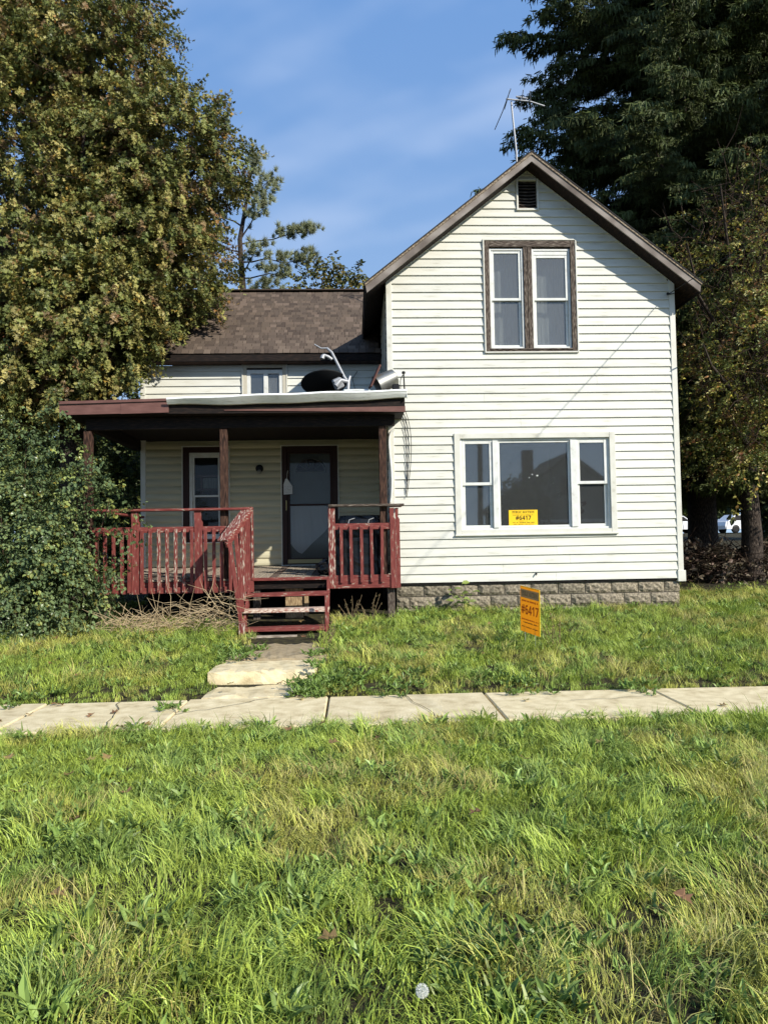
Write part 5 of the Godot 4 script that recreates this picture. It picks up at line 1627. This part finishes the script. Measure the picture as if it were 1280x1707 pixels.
func build_spruce() -> void:
	rng.seed = 71
	var sp := thing("spruce_tree", "tall dark spruce with drooping branches behind the right roof slope", "tree")
	var c := Vector3(9.25, 0.6, -7.0)
	limb(sp, "trunk", [c, c + Vector3(0, 3, 0), c + Vector3(0.1, 10, 0), c + Vector3(0, 18, 0), c + Vector3(0, 26, 0)], 0.42, 0.06, M.bark, 12)
	# spray: a drooping comb of hanging needle twigs along +z
	var meshes := []
	for v in 2:
		var mb := MB.new()
		mb.tint = true
		for i in 56:
			var t := rng.randf_range(0.0, 1.0)
			var o := Vector3(rng.randf_range(-0.12, 0.12), -0.10 * t * t, t * 0.5)
			var hang := rng.randf() < 0.45
			var d := (Vector3(rng.randf_range(-0.6, 0.6), -1.0, rng.randf_range(-0.1, 0.6)) if hang else Vector3(rng.randf_range(-1, 1), rng.randf_range(-0.4, 0.3), rng.randf_range(0.2, 1.0))).normalized()
			var l := rng.randf_range(0.07, 0.16)
			var g := rng.randf_range(0.5, 1.5)
			mb.col = Color(g * 1.05, g, g * 0.9)
			var s := d.cross(rv().normalized()).normalized() * 0.0095
			for q in [s, d.cross(s).normalized() * 0.0095]:
				mb.tri(o - q, o + q, o + d * l * 0.6 + q)
				mb.tri(o - q, o + d * l * 0.6 + q, o + d * l * 0.6 - q)
				mb.tri(o + d * l * 0.6 - q, o + d * l * 0.6 + q, o + d * l)
		meshes.append(mb.mesh())
	var xf := [[], []]
	var cs := [[], []]
	var bm := MB.new()
	var y := 2.6
	while y < 21.0:
		var R := 6.9 * (1.0 - y / 42.0)
		if y < 8.0: R *= 0.70
		var n := 7
		var a0 := rng.randf_range(0, TAU)
		for k in n:
			var a := a0 + TAU * k / n + rng.randf_range(-0.25, 0.25)
			var L := R * rng.randf_range(0.60, 1.10)
			var out := Vector3(cos(a), 0, sin(a))
			var base := c + Vector3(0, y, 0)
			var drop := rng.randf_range(0.05, 0.16)
			var tips := []
			for i in 7:
				var t := i / 6.0
				tips.append(base + out * (L * t) + Vector3(0, L * (-drop * 2.2 * t + drop * 2.0 * t * t * t), 0))
			if not inside_house(tips[6]) or true:
				var cut := 7
				for i in 7:
					if inside_house(tips[i]):
						cut = i
						break
				if cut > 2:
					bm.tube(tips.slice(0, cut), taper(0.055, 0.012, cut), 5, false)
			var cnt := int(L / 0.075)
			for i in cnt:
				var t := 0.12 + 0.88 * (i + rng.randf()) / cnt
				var p := base + out * (L * t) + Vector3(0, L * (-drop * 2.2 * t + drop * 2.0 * t * t * t), 0)
				var side := Vector3(-out.z, 0, out.x)
				var spread := 0.30 * L * (1.0 - t * 0.75) * 0.6
				p += side * rng.randf_range(-spread, spread) + Vector3(0, rng.randf_range(-0.12, 0.05), 0)
				if inside_house(p) or (p.y < 9.0 and p.z > -3.8): continue
				var f := (out + side * rng.randf_range(-0.9, 0.9) + Vector3(0, rng.randf_range(-0.25, 0.1), 0)).normalized()
				var sx := Vector3.UP.cross(f).normalized()
				var w := rng.randi() % 2
				xf[w].append(Transform3D(Basis(sx, f.cross(sx), f).scaled(Vector3.ONE * rng.randf_range(0.9, 1.6)), p))
				cs[w].append(Color(0.108, 0.138, 0.050) * rng.randf_range(0.65, 1.5))
		y += 0.46
	part("bough", bm, M.bark, sp).set_meta("kind", "stuff")
	var m := leafmat(0.12, 0.6)
	for w in 2:
		multi("crown", meshes[w], m, xf[w], cs[w], sp)

func build_pine() -> void:
	rng.seed = 81
	var pn := thing("pine_tree", "thin grey green pine with open branches behind the wing roof", "tree")
	limb(pn, "trunk", [Vector3(-3.2, 0.7, -10), Vector3(-3.22, 6, -10), Vector3(-3.24, 9.4, -10), Vector3(-3.32, 10.9, -10), Vector3(-3.05, 12.4, -10), Vector3(-2.9, 13.3, -10)], 0.15, 0.02, M.bark, 9)
	var nm := MB.new()
	nm.tint = true
	for i in 60:
		var d := (rv() + Vector3(0, 0.15, 0.55)).normalized()
		var g := rng.randf_range(0.6, 1.4)
		nm.col = Color(g, g, g)
		var s := d.cross(rv().normalized()).normalized() * 0.008
		var o := rv() * 0.05 + Vector3(0, 0, 0.08)
		nm.tri(o - s, o + s, o + d * rng.randf_range(0.09, 0.17))
	var tuft := nm.mesh()
	var xf := []
	var cs := []
	var br := [
		[Vector3(-3.3, 10.75, -10), Vector3(-1.05, 11.15, -9.9), 0.16], [Vector3(-3.28, 10.2, -10), Vector3(-1.25, 10.15, -9.7), 0.2], [Vector3(-3.26, 9.7, -10), Vector3(-1.9, 9.75, -9.5), 0.2],
		[Vector3(-3.2, 11.5, -10), Vector3(-2.35, 12.75, -10), 0.12], [Vector3(-3.1, 12.2, -10), Vector3(-2.9, 13.5, -10), 0.1], [Vector3(-3.25, 11.3, -10), Vector3(-4.6, 12.0, -10), 0.2], [Vector3(-3.3, 10.5, -10), Vector3(-5.2, 10.8, -9.8), 0.2],
		[Vector3(-3.25, 9.6, -10), Vector3(-5.0, 9.5, -9.6), 0.2], [Vector3(-3.2, 11.9, -10), Vector3(-3.8, 12.9, -9.9), 0.15], [Vector3(-3.25, 9.3, -10), Vector3(-2.3, 9.2, -9.3), 0.2], [Vector3(-3.3, 10.9, -10), Vector3(-2.5, 11.9, -9.6), 0.15], [Vector3(-3.26, 9.9, -10), Vector3(-2.6, 10.3, -9.2), 0.2],
		[Vector3(-3.2, 8.9, -10), Vector3(-1.0, 8.6, -9.6), 0.2], [Vector3(-3.2, 8.7, -10), Vector3(-5.2, 8.9, -9.6), 0.2]]
	for b in br:
		var pts := wander(b[0], b[1], 5, 0.10)
		limb(pn, "limb", pts, 0.028, 0.007, M.bark, 6)
		var L: float = (b[1] - b[0]).length()
		for i in int(L * 30.0):
			var t := clampf(0.42 + 0.6 * pow(rng.randf(), 0.8), 0.0, 1.02)
			var p: Vector3 = b[0].lerp(b[1], t) + Vector3(rng.randf_range(-1, 1) * 0.30, rng.randf_range(-0.6, 1.0) * b[2] * 1.2, rng.randf_range(-1, 1) * 0.3)
			var f: Vector3 = ((b[1] - b[0]).normalized() + rv() * 0.9 + Vector3(0, 0.4, 0)).normalized()
			if absf(f.y) > 0.97: f = Vector3(0.6, 0.5, 0.3).normalized()
			var sx := Vector3.UP.cross(f).normalized()
			xf.append(Transform3D(Basis(sx, f.cross(sx), f).scaled(Vector3.ONE * rng.randf_range(0.8, 1.3)), p))
			cs.append(Color(0.25, 0.275, 0.15) * rng.randf_range(0.7, 1.5))
	multi("crown", tuft, leafmat(0.25), xf, cs, pn)

func small_plants() -> void:
	# young broad-leaved plant against the foundation
	rng.seed = 91
	var sm := leafmat(0.5, 0.5)
	var sp := thing("sapling", "young plant with broad pale green leaves against the block foundation", "plant", Vector3(1.75, 0.40, 0.22))
	for q in [[0.0, 0.52, 0.05], [-0.16, 0.40, -0.05], [0.15, 0.38, 0.1]]:
		var st := [Vector3(q[0] * 0.3, 0, 0), Vector3(q[0] * 0.7, q[1] * 0.5, q[2] * 0.5), Vector3(q[0], q[1], q[2])]
		limb(sp, "stem", st, 0.006, 0.003, M.stem, 5)
		for k in 6:
			var t := 0.35 + 0.65 * k / 5.0
			var a: float = k * 2.4 + q[0] * 9.0
			var o: Vector3 = st[0].bezier_interpolate(st[1], st[1], st[2], t)
			var mb := MB.new()
			var g := rng.randf_range(0.8, 1.2)
			leaf(mb, o, Vector3(cos(a), 0.15, sin(a) * 0.7).normalized(), (Vector3(0, 0.8, 0.6) + rv() * 0.4).normalized(), rng.randf_range(0.11, 0.17), rng.randf_range(0.06, 0.085), Color(0.22 * g, 0.28 * g, 0.07))
			part("leaf", mb, sm, sp)
	# seed head of a dandelion close to the viewer
	var dd := thing("dandelion_clock", "white dandelion seed head in the near grass", "dandelion", Vector3(0.20, -0.02, 9.91))
	limb(dd, "stem", [Vector3(0.02, 0, -0.01), Vector3(0.005, 0.08, 0), Vector3(0, 0.145, 0)], 0.0022, 0.0018, M.stem, 6)
	var hm := MB.new()
	for i in 420:
		var d := rv().normalized()
		var s := d.cross(rv().normalized()).normalized()
		var o := Vector3(0, 0.155, 0)
		hm.tri(o + s * 0.0004, o - s * 0.0004, o + d * 0.017)
		for j in 3:
			var e := (d + rv() * 0.55).normalized()
			hm.tri(o + d * 0.016 + s * 0.0005, o + d * 0.016 - s * 0.0005, o + d * 0.016 + e * 0.008)
	part("seed_head", hm, M.fluff, dd)
	# dry stalks beside the steps
	var spots := [[Vector3(-0.05, 0.38, 0.62), "tallest dry weed stalk under the right porch railing"], [Vector3(0.22, 0.38, 0.66), "thin dry weed stalk near the right porch leg"], [Vector3(-1.95, 0.30, 1.65), "dry weed stalk left of the porch steps"], [Vector3(-0.42, 0.22, 2.3), "reddish dry weed at the right edge of the path"], [Vector3(2.62, 0.16, 2.75), "pale seeding weed right of the orange yard sign"]]
	for q in spots:
		var w := thing("dry_weed", q[1], "weed", q[0], "dry weeds round the porch")
		for k in 6:
			var tip := Vector3(rng.randf_range(-0.22, 0.22), rng.randf_range(0.25, 0.5), rng.randf_range(-0.1, 0.15))
			limb(w, "stalk", wander(Vector3(rng.randf_range(-0.04, 0.04), -0.05, 0), tip, 3, 0.02), 0.004, 0.002, M.straw, 4)
			var mb := MB.new()
			for j in 9:
				leaf(mb, tip * rng.randf_range(0.4, 1.0), rv().normalized(), rv().normalized(), 0.03, 0.014, Color(0.20, 0.16, 0.08) * rng.randf_range(0.6, 1.3))
			part("dry_leaf", mb, sm, w).set_meta("kind", "stuff")

# ---------------------------------------------------------------- grass
func blade_clump(sd: int, n: int, h0: float, h1: float, w: float, bend: float, spread: float, straw: float, fan: float) -> ArrayMesh:
	rng.seed = sd
	var mb := MB.new()
	mb.tint = true
	for i in n:
		# blades lean roughly along +x, fanned out by fan
		var a := rng.randf_range(-fan, fan)
		var o := Vector3(rng.randf_range(-spread, spread), 0, rng.randf_range(-spread, spread))
		var h := rng.randf_range(h0, h1)
		var d := Vector3(cos(a), 0, sin(a))
		var s := Vector3(-d.z, 0, d.x).rotated(Vector3.UP, rng.randf_range(-0.8, 0.8)) * w * rng.randf_range(0.6, 1.4)
		var b := bend * rng.randf_range(0.35, 1.5)
		var g := rng.randf_range(0.45, 1.5)
		var c := Color(g, g, g)
		if rng.randf() < straw:
			c = Color(g * 1.8, g * 1.4, g * 1.9)
		var p := []
		for k in 5:
			var t := k / 4.0
			var ang := b * t * 1.25
			p.append(o + Vector3(0, h * (sin(ang) / maxf(b * 1.25, 0.01)), 0) + d * (h * (1.0 - cos(ang)) / maxf(b * 1.25, 0.01)))
		mb.col = c
		mb.quad(p[0] - s, p[0] + s, p[1] + s * 0.95, p[1] - s * 0.95)
		mb.col = c
		mb.quad(p[1] - s * 0.95, p[1] + s * 0.95, p[2] + s * 0.8, p[2] - s * 0.8)
		mb.quad(p[2] - s * 0.8, p[2] + s * 0.8, p[3] + s * 0.5, p[3] - s * 0.5)
		mb.tri(p[3] - s * 0.5, p[3] + s * 0.5, p[4])
	return mb.mesh()

func rosette(sd: int) -> ArrayMesh:
	rng.seed = sd
	var mb := MB.new()
	for i in 14:
		var a := TAU * i / 14.0 + rng.randf_range(-0.4, 0.4)
		var g := rng.randf_range(0.6, 1.3)
		leaf(mb, Vector3(rng.randf_range(-0.04, 0.04), 0.03, rng.randf_range(-0.04, 0.04)), Vector3(cos(a), rng.randf_range(0.3, 1.5), sin(a)).normalized(), (Vector3.UP + rv() * 0.6).normalized(), rng.randf_range(0.045, 0.11), rng.randf_range(0.014, 0.026), Color(g, g, g))
	return mb.mesh()

func build_grass() -> void:
	var gm := leafmat(0.22, 0.40)
	var nt := noise(305, 4.5, 2)       # tufts
	var nf := noise(306, 0.8, 2)       # which way it lies
	var nd := noise(301, 0.55, 3)      # straw patches
	var ng := noise(302, 1.3, 3)       # lush clumps
	var nh := noise(303, 0.9, 3)       # height
	var ne := noise(304, 2.2, 2)       # ragged edges
	var kinds := [
		blade_clump(311, 16, 0.05, 0.13, 0.0028, 1.0, 0.05, 0.05, 1.8),
		blade_clump(312, 13, 0.12, 0.25, 0.0024, 1.75, 0.06, 0.14, 0.7),
		blade_clump(313, 11, 0.05, 0.12, 0.0044, 1.1, 0.05, 0.03, 2.6),
		blade_clump(314, 10, 0.10, 0.22, 0.0017, 1.4, 0.06, 0.8, 1.2),
		rosette(315)]
	var xf := [[], [], [], [], []]
	var cs := [[], [], [], [], []]
	rng.seed = 300
	var zones := [[-5.5, 5.5, 5.55, 11.2, 30000], [-9.0, 11.0, -2.0, 4.75, 32000], [-16.0, 22.0, -16.0, -2.0, 7000], [-14.0, -5.5, 5.6, 11.0, 2500], [5.5, 14.0, 5.6, 11.0, 2500], [-14.0, -9.0, -2.0, 4.7, 2500], [11.0, 16.0, -2.0, 4.7, 2500]]
	for zn in zones:
		for i in int(zn[4]):
			var x := rng.randf_range(zn[0], zn[1]); var z := rng.randf_range(zn[2], zn[3])
			var e := 0.09 * ne.get_noise_2d(x, z)
			if z > 4.60 + e and z < 5.72 + e * 1.4: continue
			var e2 := 0.24 * ne.get_noise_2d(x + 40.0, z * 1.5)
			if x > (-1.5 if z < 3.2 else -1.66) + e + e2 and x < -0.42 + e - e2 and z > 1.1 and z < 4.8: continue
			if x > -1.75 and x < -0.35 and z > 0.2 and z < 1.6: continue
			if x > 0.62 and x < 5.52 and z < 0.0 and z > -8.1: continue
			if x > -4.0 and x < 0.7 and z < 0.48 and z > -6.6: continue
			if z > 11.0 and absf(x) < 0.6: continue
			var dry := nd.get_noise_2d(x, z) + 0.35 * ng.get_noise_2d(x * 2.0, z * 2.0)
			if z > 5.5: dry += 0.22 * exp(-pow((x - 1.0) / 0.9, 2.0))
			else: dry += 0.12
			if x > 5.0: dry += 0.2
			var lush := ng.get_noise_2d(x, z)
			var r := rng.randf()
			var k := 0
			if r < 0.20: k = 1
			elif r < 0.50: k = 2
			if dry > 0.26 and rng.randf() < 0.2: k = 3
			elif rng.randf() < 0.05 + 0.10 * maxf(lush, 0.0): k = 4
			var s := rng.randf_range(0.75, 1.2) * (0.92 + 0.35 * nh.get_noise_2d(x, z) + 0.50 * nt.get_noise_2d(x, z))
			s = maxf(s, 0.35)
			if z < 5.5: s *= 1.12
			if z > 4.2 and z < 4.75: s *= 0.75
			if z < -2.0: s *= 0.8
			var col := Color(0.185, 0.236, 0.040)
			if dry > 0.24: col = Color(0.245, 0.255, 0.056)
			if lush > 0.2: col = Color(0.145, 0.200, 0.042)
			if k == 4: col = Color(0.115, 0.165, 0.040)
			if k == 3: col = Color(0.235, 0.220, 0.070)
			col = col * rng.randf_range(0.65, 1.35) * 2.1
			col.a = 1.0
			var b := Basis.from_euler(Vector3(rng.randf_range(-0.2, 0.2), nf.get_noise_2d(x, z) * 7.0 + rng.randf_range(-0.9, 0.9), rng.randf_range(-0.2, 0.2)))
			xf[k].append(Transform3D(b.scaled(Vector3(s, s, s)), Vector3(x, gy(x, z) - 0.012 - (0.0 if z < 4.4 or z > 6.0 else 0.02), z)))
			cs[k].append(col)
	rng.seed = 333
	for q in [[-0.42, 4.35, 0.30, 30], [-0.25, 4.0, 0.3, 24], [0.3, 4.25, 0.5, 26], [-1.5, 2.6, 0.3, 26], [-1.45, 3.1, 0.25, 16], [-0.4, 3.0, 0.2, 16], [-0.5, 4.45, 0.2, 18], [-1.78, 5.05, 0.13, 6], [3.0, 4.72, 0.2, 12], [1.6, 4.3, 0.5, 20], [-3.3, 4.3, 0.5, 18], [0.6, 9.6, 0.28, 16], [-1.5, 8.2, 0.35, 14]]:
		for i in int(q[3]):
			var x: float = q[0] + rng.randf_range(-1, 1) * q[2]; var z: float = q[1] + rng.randf_range(-1, 1) * q[2]
			var b := Basis.from_euler(Vector3(rng.randf_range(-0.3, 0.3), rng.randf_range(0, TAU), rng.randf_range(-0.3, 0.3)))
			var yy := gy(x, z)
			if x > -1.6 and x < -0.4 and z < 4.0: yy = 0.2
			xf[4].append(Transform3D(b.scaled(Vector3.ONE * rng.randf_range(0.8, 1.3)), Vector3(x, yy, z)))
			cs[4].append(Color(0.17, 0.26, 0.06) * rng.randf_range(0.7, 1.3))
	rng.seed = 334
	var lx := []
	var lc := []
	for i in 420:
		var x := rng.randf_range(-7.0, 6.0); var z := rng.randf_range(0.8, 10.5)
		if rng.randf() > exp(-(x + 7.0) / 5.0) * 1.2: continue
		var yy := gy(x, z) + rng.randf_range(0.05, 0.12)
		if z > 4.65 and z < 5.7: yy = 0.036
		lx.append(Transform3D(Basis.from_euler(Vector3(rng.randf_range(-0.3, 0.3), rng.randf_range(0, TAU), rng.randf_range(-0.3, 0.3))), Vector3(x, yy, z)))
		lc.append([Color(0.30, 0.20, 0.08), Color(0.22, 0.12, 0.06), Color(0.36, 0.29, 0.10)][rng.randi() % 3] * rng.randf_range(0.7, 1.2))
	var fm := MB.new()
	leaf(fm, Vector3(-0.04, 0, 0), Vector3.RIGHT, Vector3.UP, 0.085, 0.08, Color.WHITE, true)
	tag(multi("fallen_leaves", fm.mesh(), gm, lx, lc), "scattered brown maple leaves fallen on the lawn and walk", "leaves", "", "stuff")
	var called := ["lawn_grass", "long_grass", "broad_grass", "dry_grass", "lawn_weeds"]
	var labels := ["short green grass blades of the lawn and verge", "long arching grass blades tangled through the lawn", "broad bright green grass blades in the lawn", "straw coloured dry grass stems in patches of the lawn", "low broad leaved weeds growing in the lawn"]
	for k in 5:
		tag(multi(called[k], kinds[k], gm, xf[k], cs[k]), labels[k], "grass" if k < 4 else "weeds", "", "stuff")

# ---------------------------------------------------------------- far things and what the windows mirror
func car_at(at: Vector3, turn: float, label: String, paint: Material) -> void:
	var c := thing("parked_car", label, "car", at, "cars parked beyond the trees")
	c.rotation.y = turn
	var body := MB.new()
	body.prism(PackedVector2Array([Vector2(-2.2, 0.32), Vector2(2.15, 0.32), Vector2(2.22, 0.55), Vector2(2.12, 0.82), Vector2(1.1, 0.95), Vector2(-1.75, 0.98), Vector2(-2.2, 0.90), Vector2(-2.28, 0.6)]), -0.86, 0.86)
	part("body", body, paint, c)
	var cab := MB.new()
	cab.prism(PackedVector2Array([Vector2(-1.9, 0.96), Vector2(1.05, 0.94), Vector2(0.30, 1.44), Vector2(-0.1, 1.49), Vector2(-1.2, 1.47)]), -0.72, 0.72)
	part("cabin", cab, paint, c)
	for s in [-1.0, 1.0]:
		var w := MB.new()
		w.prism(PackedVector2Array([Vector2(-1.6, 1.0), Vector2(0.85, 1.0), Vector2(0.26, 1.38), Vector2(-1.15, 1.40)]), 0.724 * s - 0.004, 0.724 * s + 0.004)
		part("side_window", w, M.black, c)
		for x in [-1.35, 1.35]:
			var t := MB.new()
			t.lathe([Vector2(0, 0.1), Vector2(0.2, 0.1), Vector2(0.32, 0.08), Vector2(0.33, -0.08), Vector2(0, -0.1)], 18, Vector3(x, 0.33, 0.80 * s), Basis.from_euler(Vector3(PI / 2, 0, 0)))
			part("tyre", t, M.black, c)
		bx("headlight", Vector3(2.14, 0.62, 0.5 * s - 0.2), Vector3(2.215, 0.78, 0.5 * s + 0.2), M.white, c)

func build_far() -> void:
	M.white_paint = mat(Color(0.90, 0.91, 0.92), 0.3)
	car_at(Vector3(31.2, gy(31, -46), -46), 0.15, "white car parked far beyond the trees, nearer the brush pile trunk", M.white_paint)
	car_at(Vector3(27.0, gy(27, -49), -49), 0.1, "white car parked far beyond the trees, nearer the house corner", M.white_paint)
	car_at(Vector3(36.5, gy(36, -46), -46), 0.1, "white car parked far beyond the rightmost tree trunk", M.white_paint)
	# trees in the distance
	rng.seed = 401
	var nz := noise(402, 0.3, 3)
	var lm := leafmat(0.35)
	var names := ["first", "second"]
	var spots := [
		[Vector3(-26, 1.9, -42), 7.5, 11.0, "rounded green tree far off behind the maple"], [Vector3(-14, 1.7, -36), 5.0, 9.0, "bushy green tree far off behind the wing"], [Vector3(-40, 2.0, -50), 9.0, 13.0, "tall dark tree at the far left edge"],
		[Vector3(24, 1.8, -30), 6.0, 12.0, "dark leafy tree far off behind the spruce"], [Vector3(15.5, 1.0, -13), 4.0, 9.5, "shaded leafy tree just behind the spruce trunk"], [Vector3(34, 2.0, -62), 9.0, 13.0, "broad tree far off behind the parked cars"], [Vector3(6, 2.0, -60), 8.0, 11.0, "tree far off hidden by the house"]]
	for q in spots:
		if q[3] == "tree far off hidden by the house": continue
		var t := thing("leafy_tree", q[3], "tree", Vector3.ZERO, "trees in the distance")
		var c: Vector3 = q[0]
		limb(t, "trunk", [c - Vector3(0, 0.3, 0), c + Vector3(0.1, q[2] * 0.3, 0), c + Vector3(0, q[2] * 0.6, 0)], 0.04 * q[1] + 0.05, 0.05, M.bark, 8)
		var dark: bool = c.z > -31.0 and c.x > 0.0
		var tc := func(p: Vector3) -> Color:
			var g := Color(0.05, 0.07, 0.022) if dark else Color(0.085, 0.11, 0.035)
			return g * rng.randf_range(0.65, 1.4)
		var big := 2.4 if c.z < -20.0 else 1.5
		var lowc := 0.58 if c.z < -20.0 else 0.52
		var blobs := [[c + Vector3(0, q[2] * lowc, 0), Vector3(q[1] * 0.62, q[2] * 0.46, q[1] * 0.62), 900], [c + Vector3(q[1] * 0.35, q[2] * 0.48, 0), Vector3(q[1] * 0.42, q[2] * 0.3, q[1] * 0.42), 420], [c + Vector3(-q[1] * 0.35, q[2] * 0.5, 0), Vector3(q[1] * 0.42, q[2] * 0.3, q[1] * 0.42), 420]]
		var s := scatter(blobs, nz, -0.2, big * 0.8, big * 1.3, 0.5, tc)
		multi("crown", sprig(404 + int(absf(c.x)), 12, 0.6, 0.17, 0.13, 0.5, false, 0.4), lm, s[0], s[1], t)
	# house across the street
	var nh := thing("neighbor_house", "dark gabled house across the street, mirrored in the picture window", "house", Vector3(16.3, 0, 47.0))
	M.roof_dark = mat(Color(0.20, 0.19, 0.19), 0.95)
	M.wall_far = mat(Color(0.42, 0.43, 0.42), 0.9)
	bx("wall", Vector3(-5.0, 0, -4.0), Vector3(5.0, 4.2, 4.0), M.wall_far, nh, 0.0)
	var gb := MB.new()
	gb.prism(PackedVector2Array([Vector2(-5.0, 4.2), Vector2(5.0, 4.2), Vector2(0, 8.0)]), -3.9, 3.9)
	part("gable", gb, M.wall_far, nh)
	for s in [-1.0, 1.0]:
		var rf := MB.new()
		rf.beam(Vector3(s * 2.75, 6.02, -4.5), Vector3(s * 2.75, 6.02, 4.5), 7.2, 0.16, Vector3(s * 0.605, 0.796, 0))
		part("roof", rf, M.roof_dark, nh)
	bx("chimney", Vector3(-2.6, 5.5, -0.4), Vector3(-1.8, 8.9, 0.4), M.rust, nh, 0.01)
	bx("porch_roof", Vector3(-4.6, 2.9, -6.2), Vector3(4.6, 3.1, -4.0), M.white, nh, 0.0)
	for x in [-4.3, 0.0, 4.3]:
		bx("porch_post", Vector3(x - 0.1, 0, -6.1), Vector3(x + 0.1, 2.9, -5.9), M.white, nh, 0.0)
	for x in [-2.6, 2.6]:
		bx("window", Vector3(x - 0.6, 1.0, -4.03), Vector3(x + 0.6, 2.5, -4.005), M.black, nh, 0.0)
	bx("window", Vector3(-0.6, 5.0, -3.94), Vector3(0.6, 6.4, -3.905), M.black, nh, 0.0)
	# trees and a pole on that side
	rng.seed = 411
	var t2 := thing("street_tree", "leafy tree across the street, mirrored in the picture window", "tree")
	limb(t2, "trunk", [Vector3(12.6, 0, 42), Vector3(12.6, 2, 42), Vector3(12.6, 4, 42)], 0.25, 0.15, M.bark, 8)
	var tq := func(p: Vector3) -> Color: return Color(0.05, 0.07, 0.025) * rng.randf_range(0.7, 1.3)
	var s9 := scatter([[Vector3(12.6, 4.0, 42), Vector3(1.9, 2.4, 1.9), 420]], nz, -0.3, 1.2, 2.0, 0.5, tq)
	multi("crown", sprig(431, 12, 0.5, 0.14, 0.11, 0.4, false, 0.4), lm, s9[0], s9[1], t2)
	var t3 := thing("bare_tree", "bare branched tree across the street, mirrored in the right window", "tree")
	limb(t3, "trunk", [Vector3(16.5, 0, 30), Vector3(16.6, 3, 30), Vector3(16.5, 6, 30), Vector3(16.6, 9.5, 30)], 0.2, 0.03, M.bark, 8)
	for k in 24:
		var y := rng.randf_range(3.0, 8.5)
		var d := rv(); d.y = absf(d.y) + 0.3
		var e := Vector3(16.55, y, 30) + d.normalized() * rng.randf_range(1.4, 3.2)
		limb(t3, "limb", wander(Vector3(16.55, y, 30), e, 4, 0.2), 0.045, 0.008, M.bark, 5)
	var up := thing("utility_pole", "wooden utility pole across the street, mirrored in the left window", "utility pole", Vector3(6.4, 0, 25))
	limb(up, "pole", [Vector3(0, -0.2, 0), Vector3(0.05, 4, 0), Vector3(0.1, 9.2, 0)], 0.16, 0.11, M.bark, 10)
	bx("crossarm", Vector3(-1.1, 8.3, -0.06), Vector3(1.3, 8.42, 0.06), M.grey_x, up)
	for x in [-1.0, -0.4, 0.5, 1.2]:
		var im := MB.new()
		im.lathe([Vector2(0, 0.16), Vector2(0.05, 0.12), Vector2(0.03, 0.06), Vector2(0.05, 0.0), Vector2(0, 0)], 8, Vector3(x, 8.42, 0))
		part("insulator", im, M.white, up)
	for q in [[-1.0, 8.56, 0.0, "lowest"], [1.2, 8.56, 0.0, "upper"], [0.1, 6.9, 0.0, "sagging"]]:
		var wm := MB.new()
		var a: Vector3 = Vector3(6.4 + q[0], q[1], 25); var b: Vector3 = Vector3(60.0, q[1] + 0.6, 27.0 + q[0])
		var c: Vector3 = Vector3(-50.0, q[1] + 0.3, 25.0 + q[0])
		wm.tube(bez(c, c.lerp(a, 0.33) - Vector3(0, 0.9, 0), c.lerp(a, 0.66) - Vector3(0, 0.9, 0), a, 14), taper(0.032, 0.032, 15), 5)
		wm.tube(bez(a, a.lerp(b, 0.33) - Vector3(0, 0.9, 0), a.lerp(b, 0.66) - Vector3(0, 0.9, 0), b, 14), taper(0.032, 0.032, 15), 5)
		tag(part("power_line", wm, M.wire), "%s overhead power line along the street, mirrored in the picture window" % q[3], "power line", "power lines along the street")
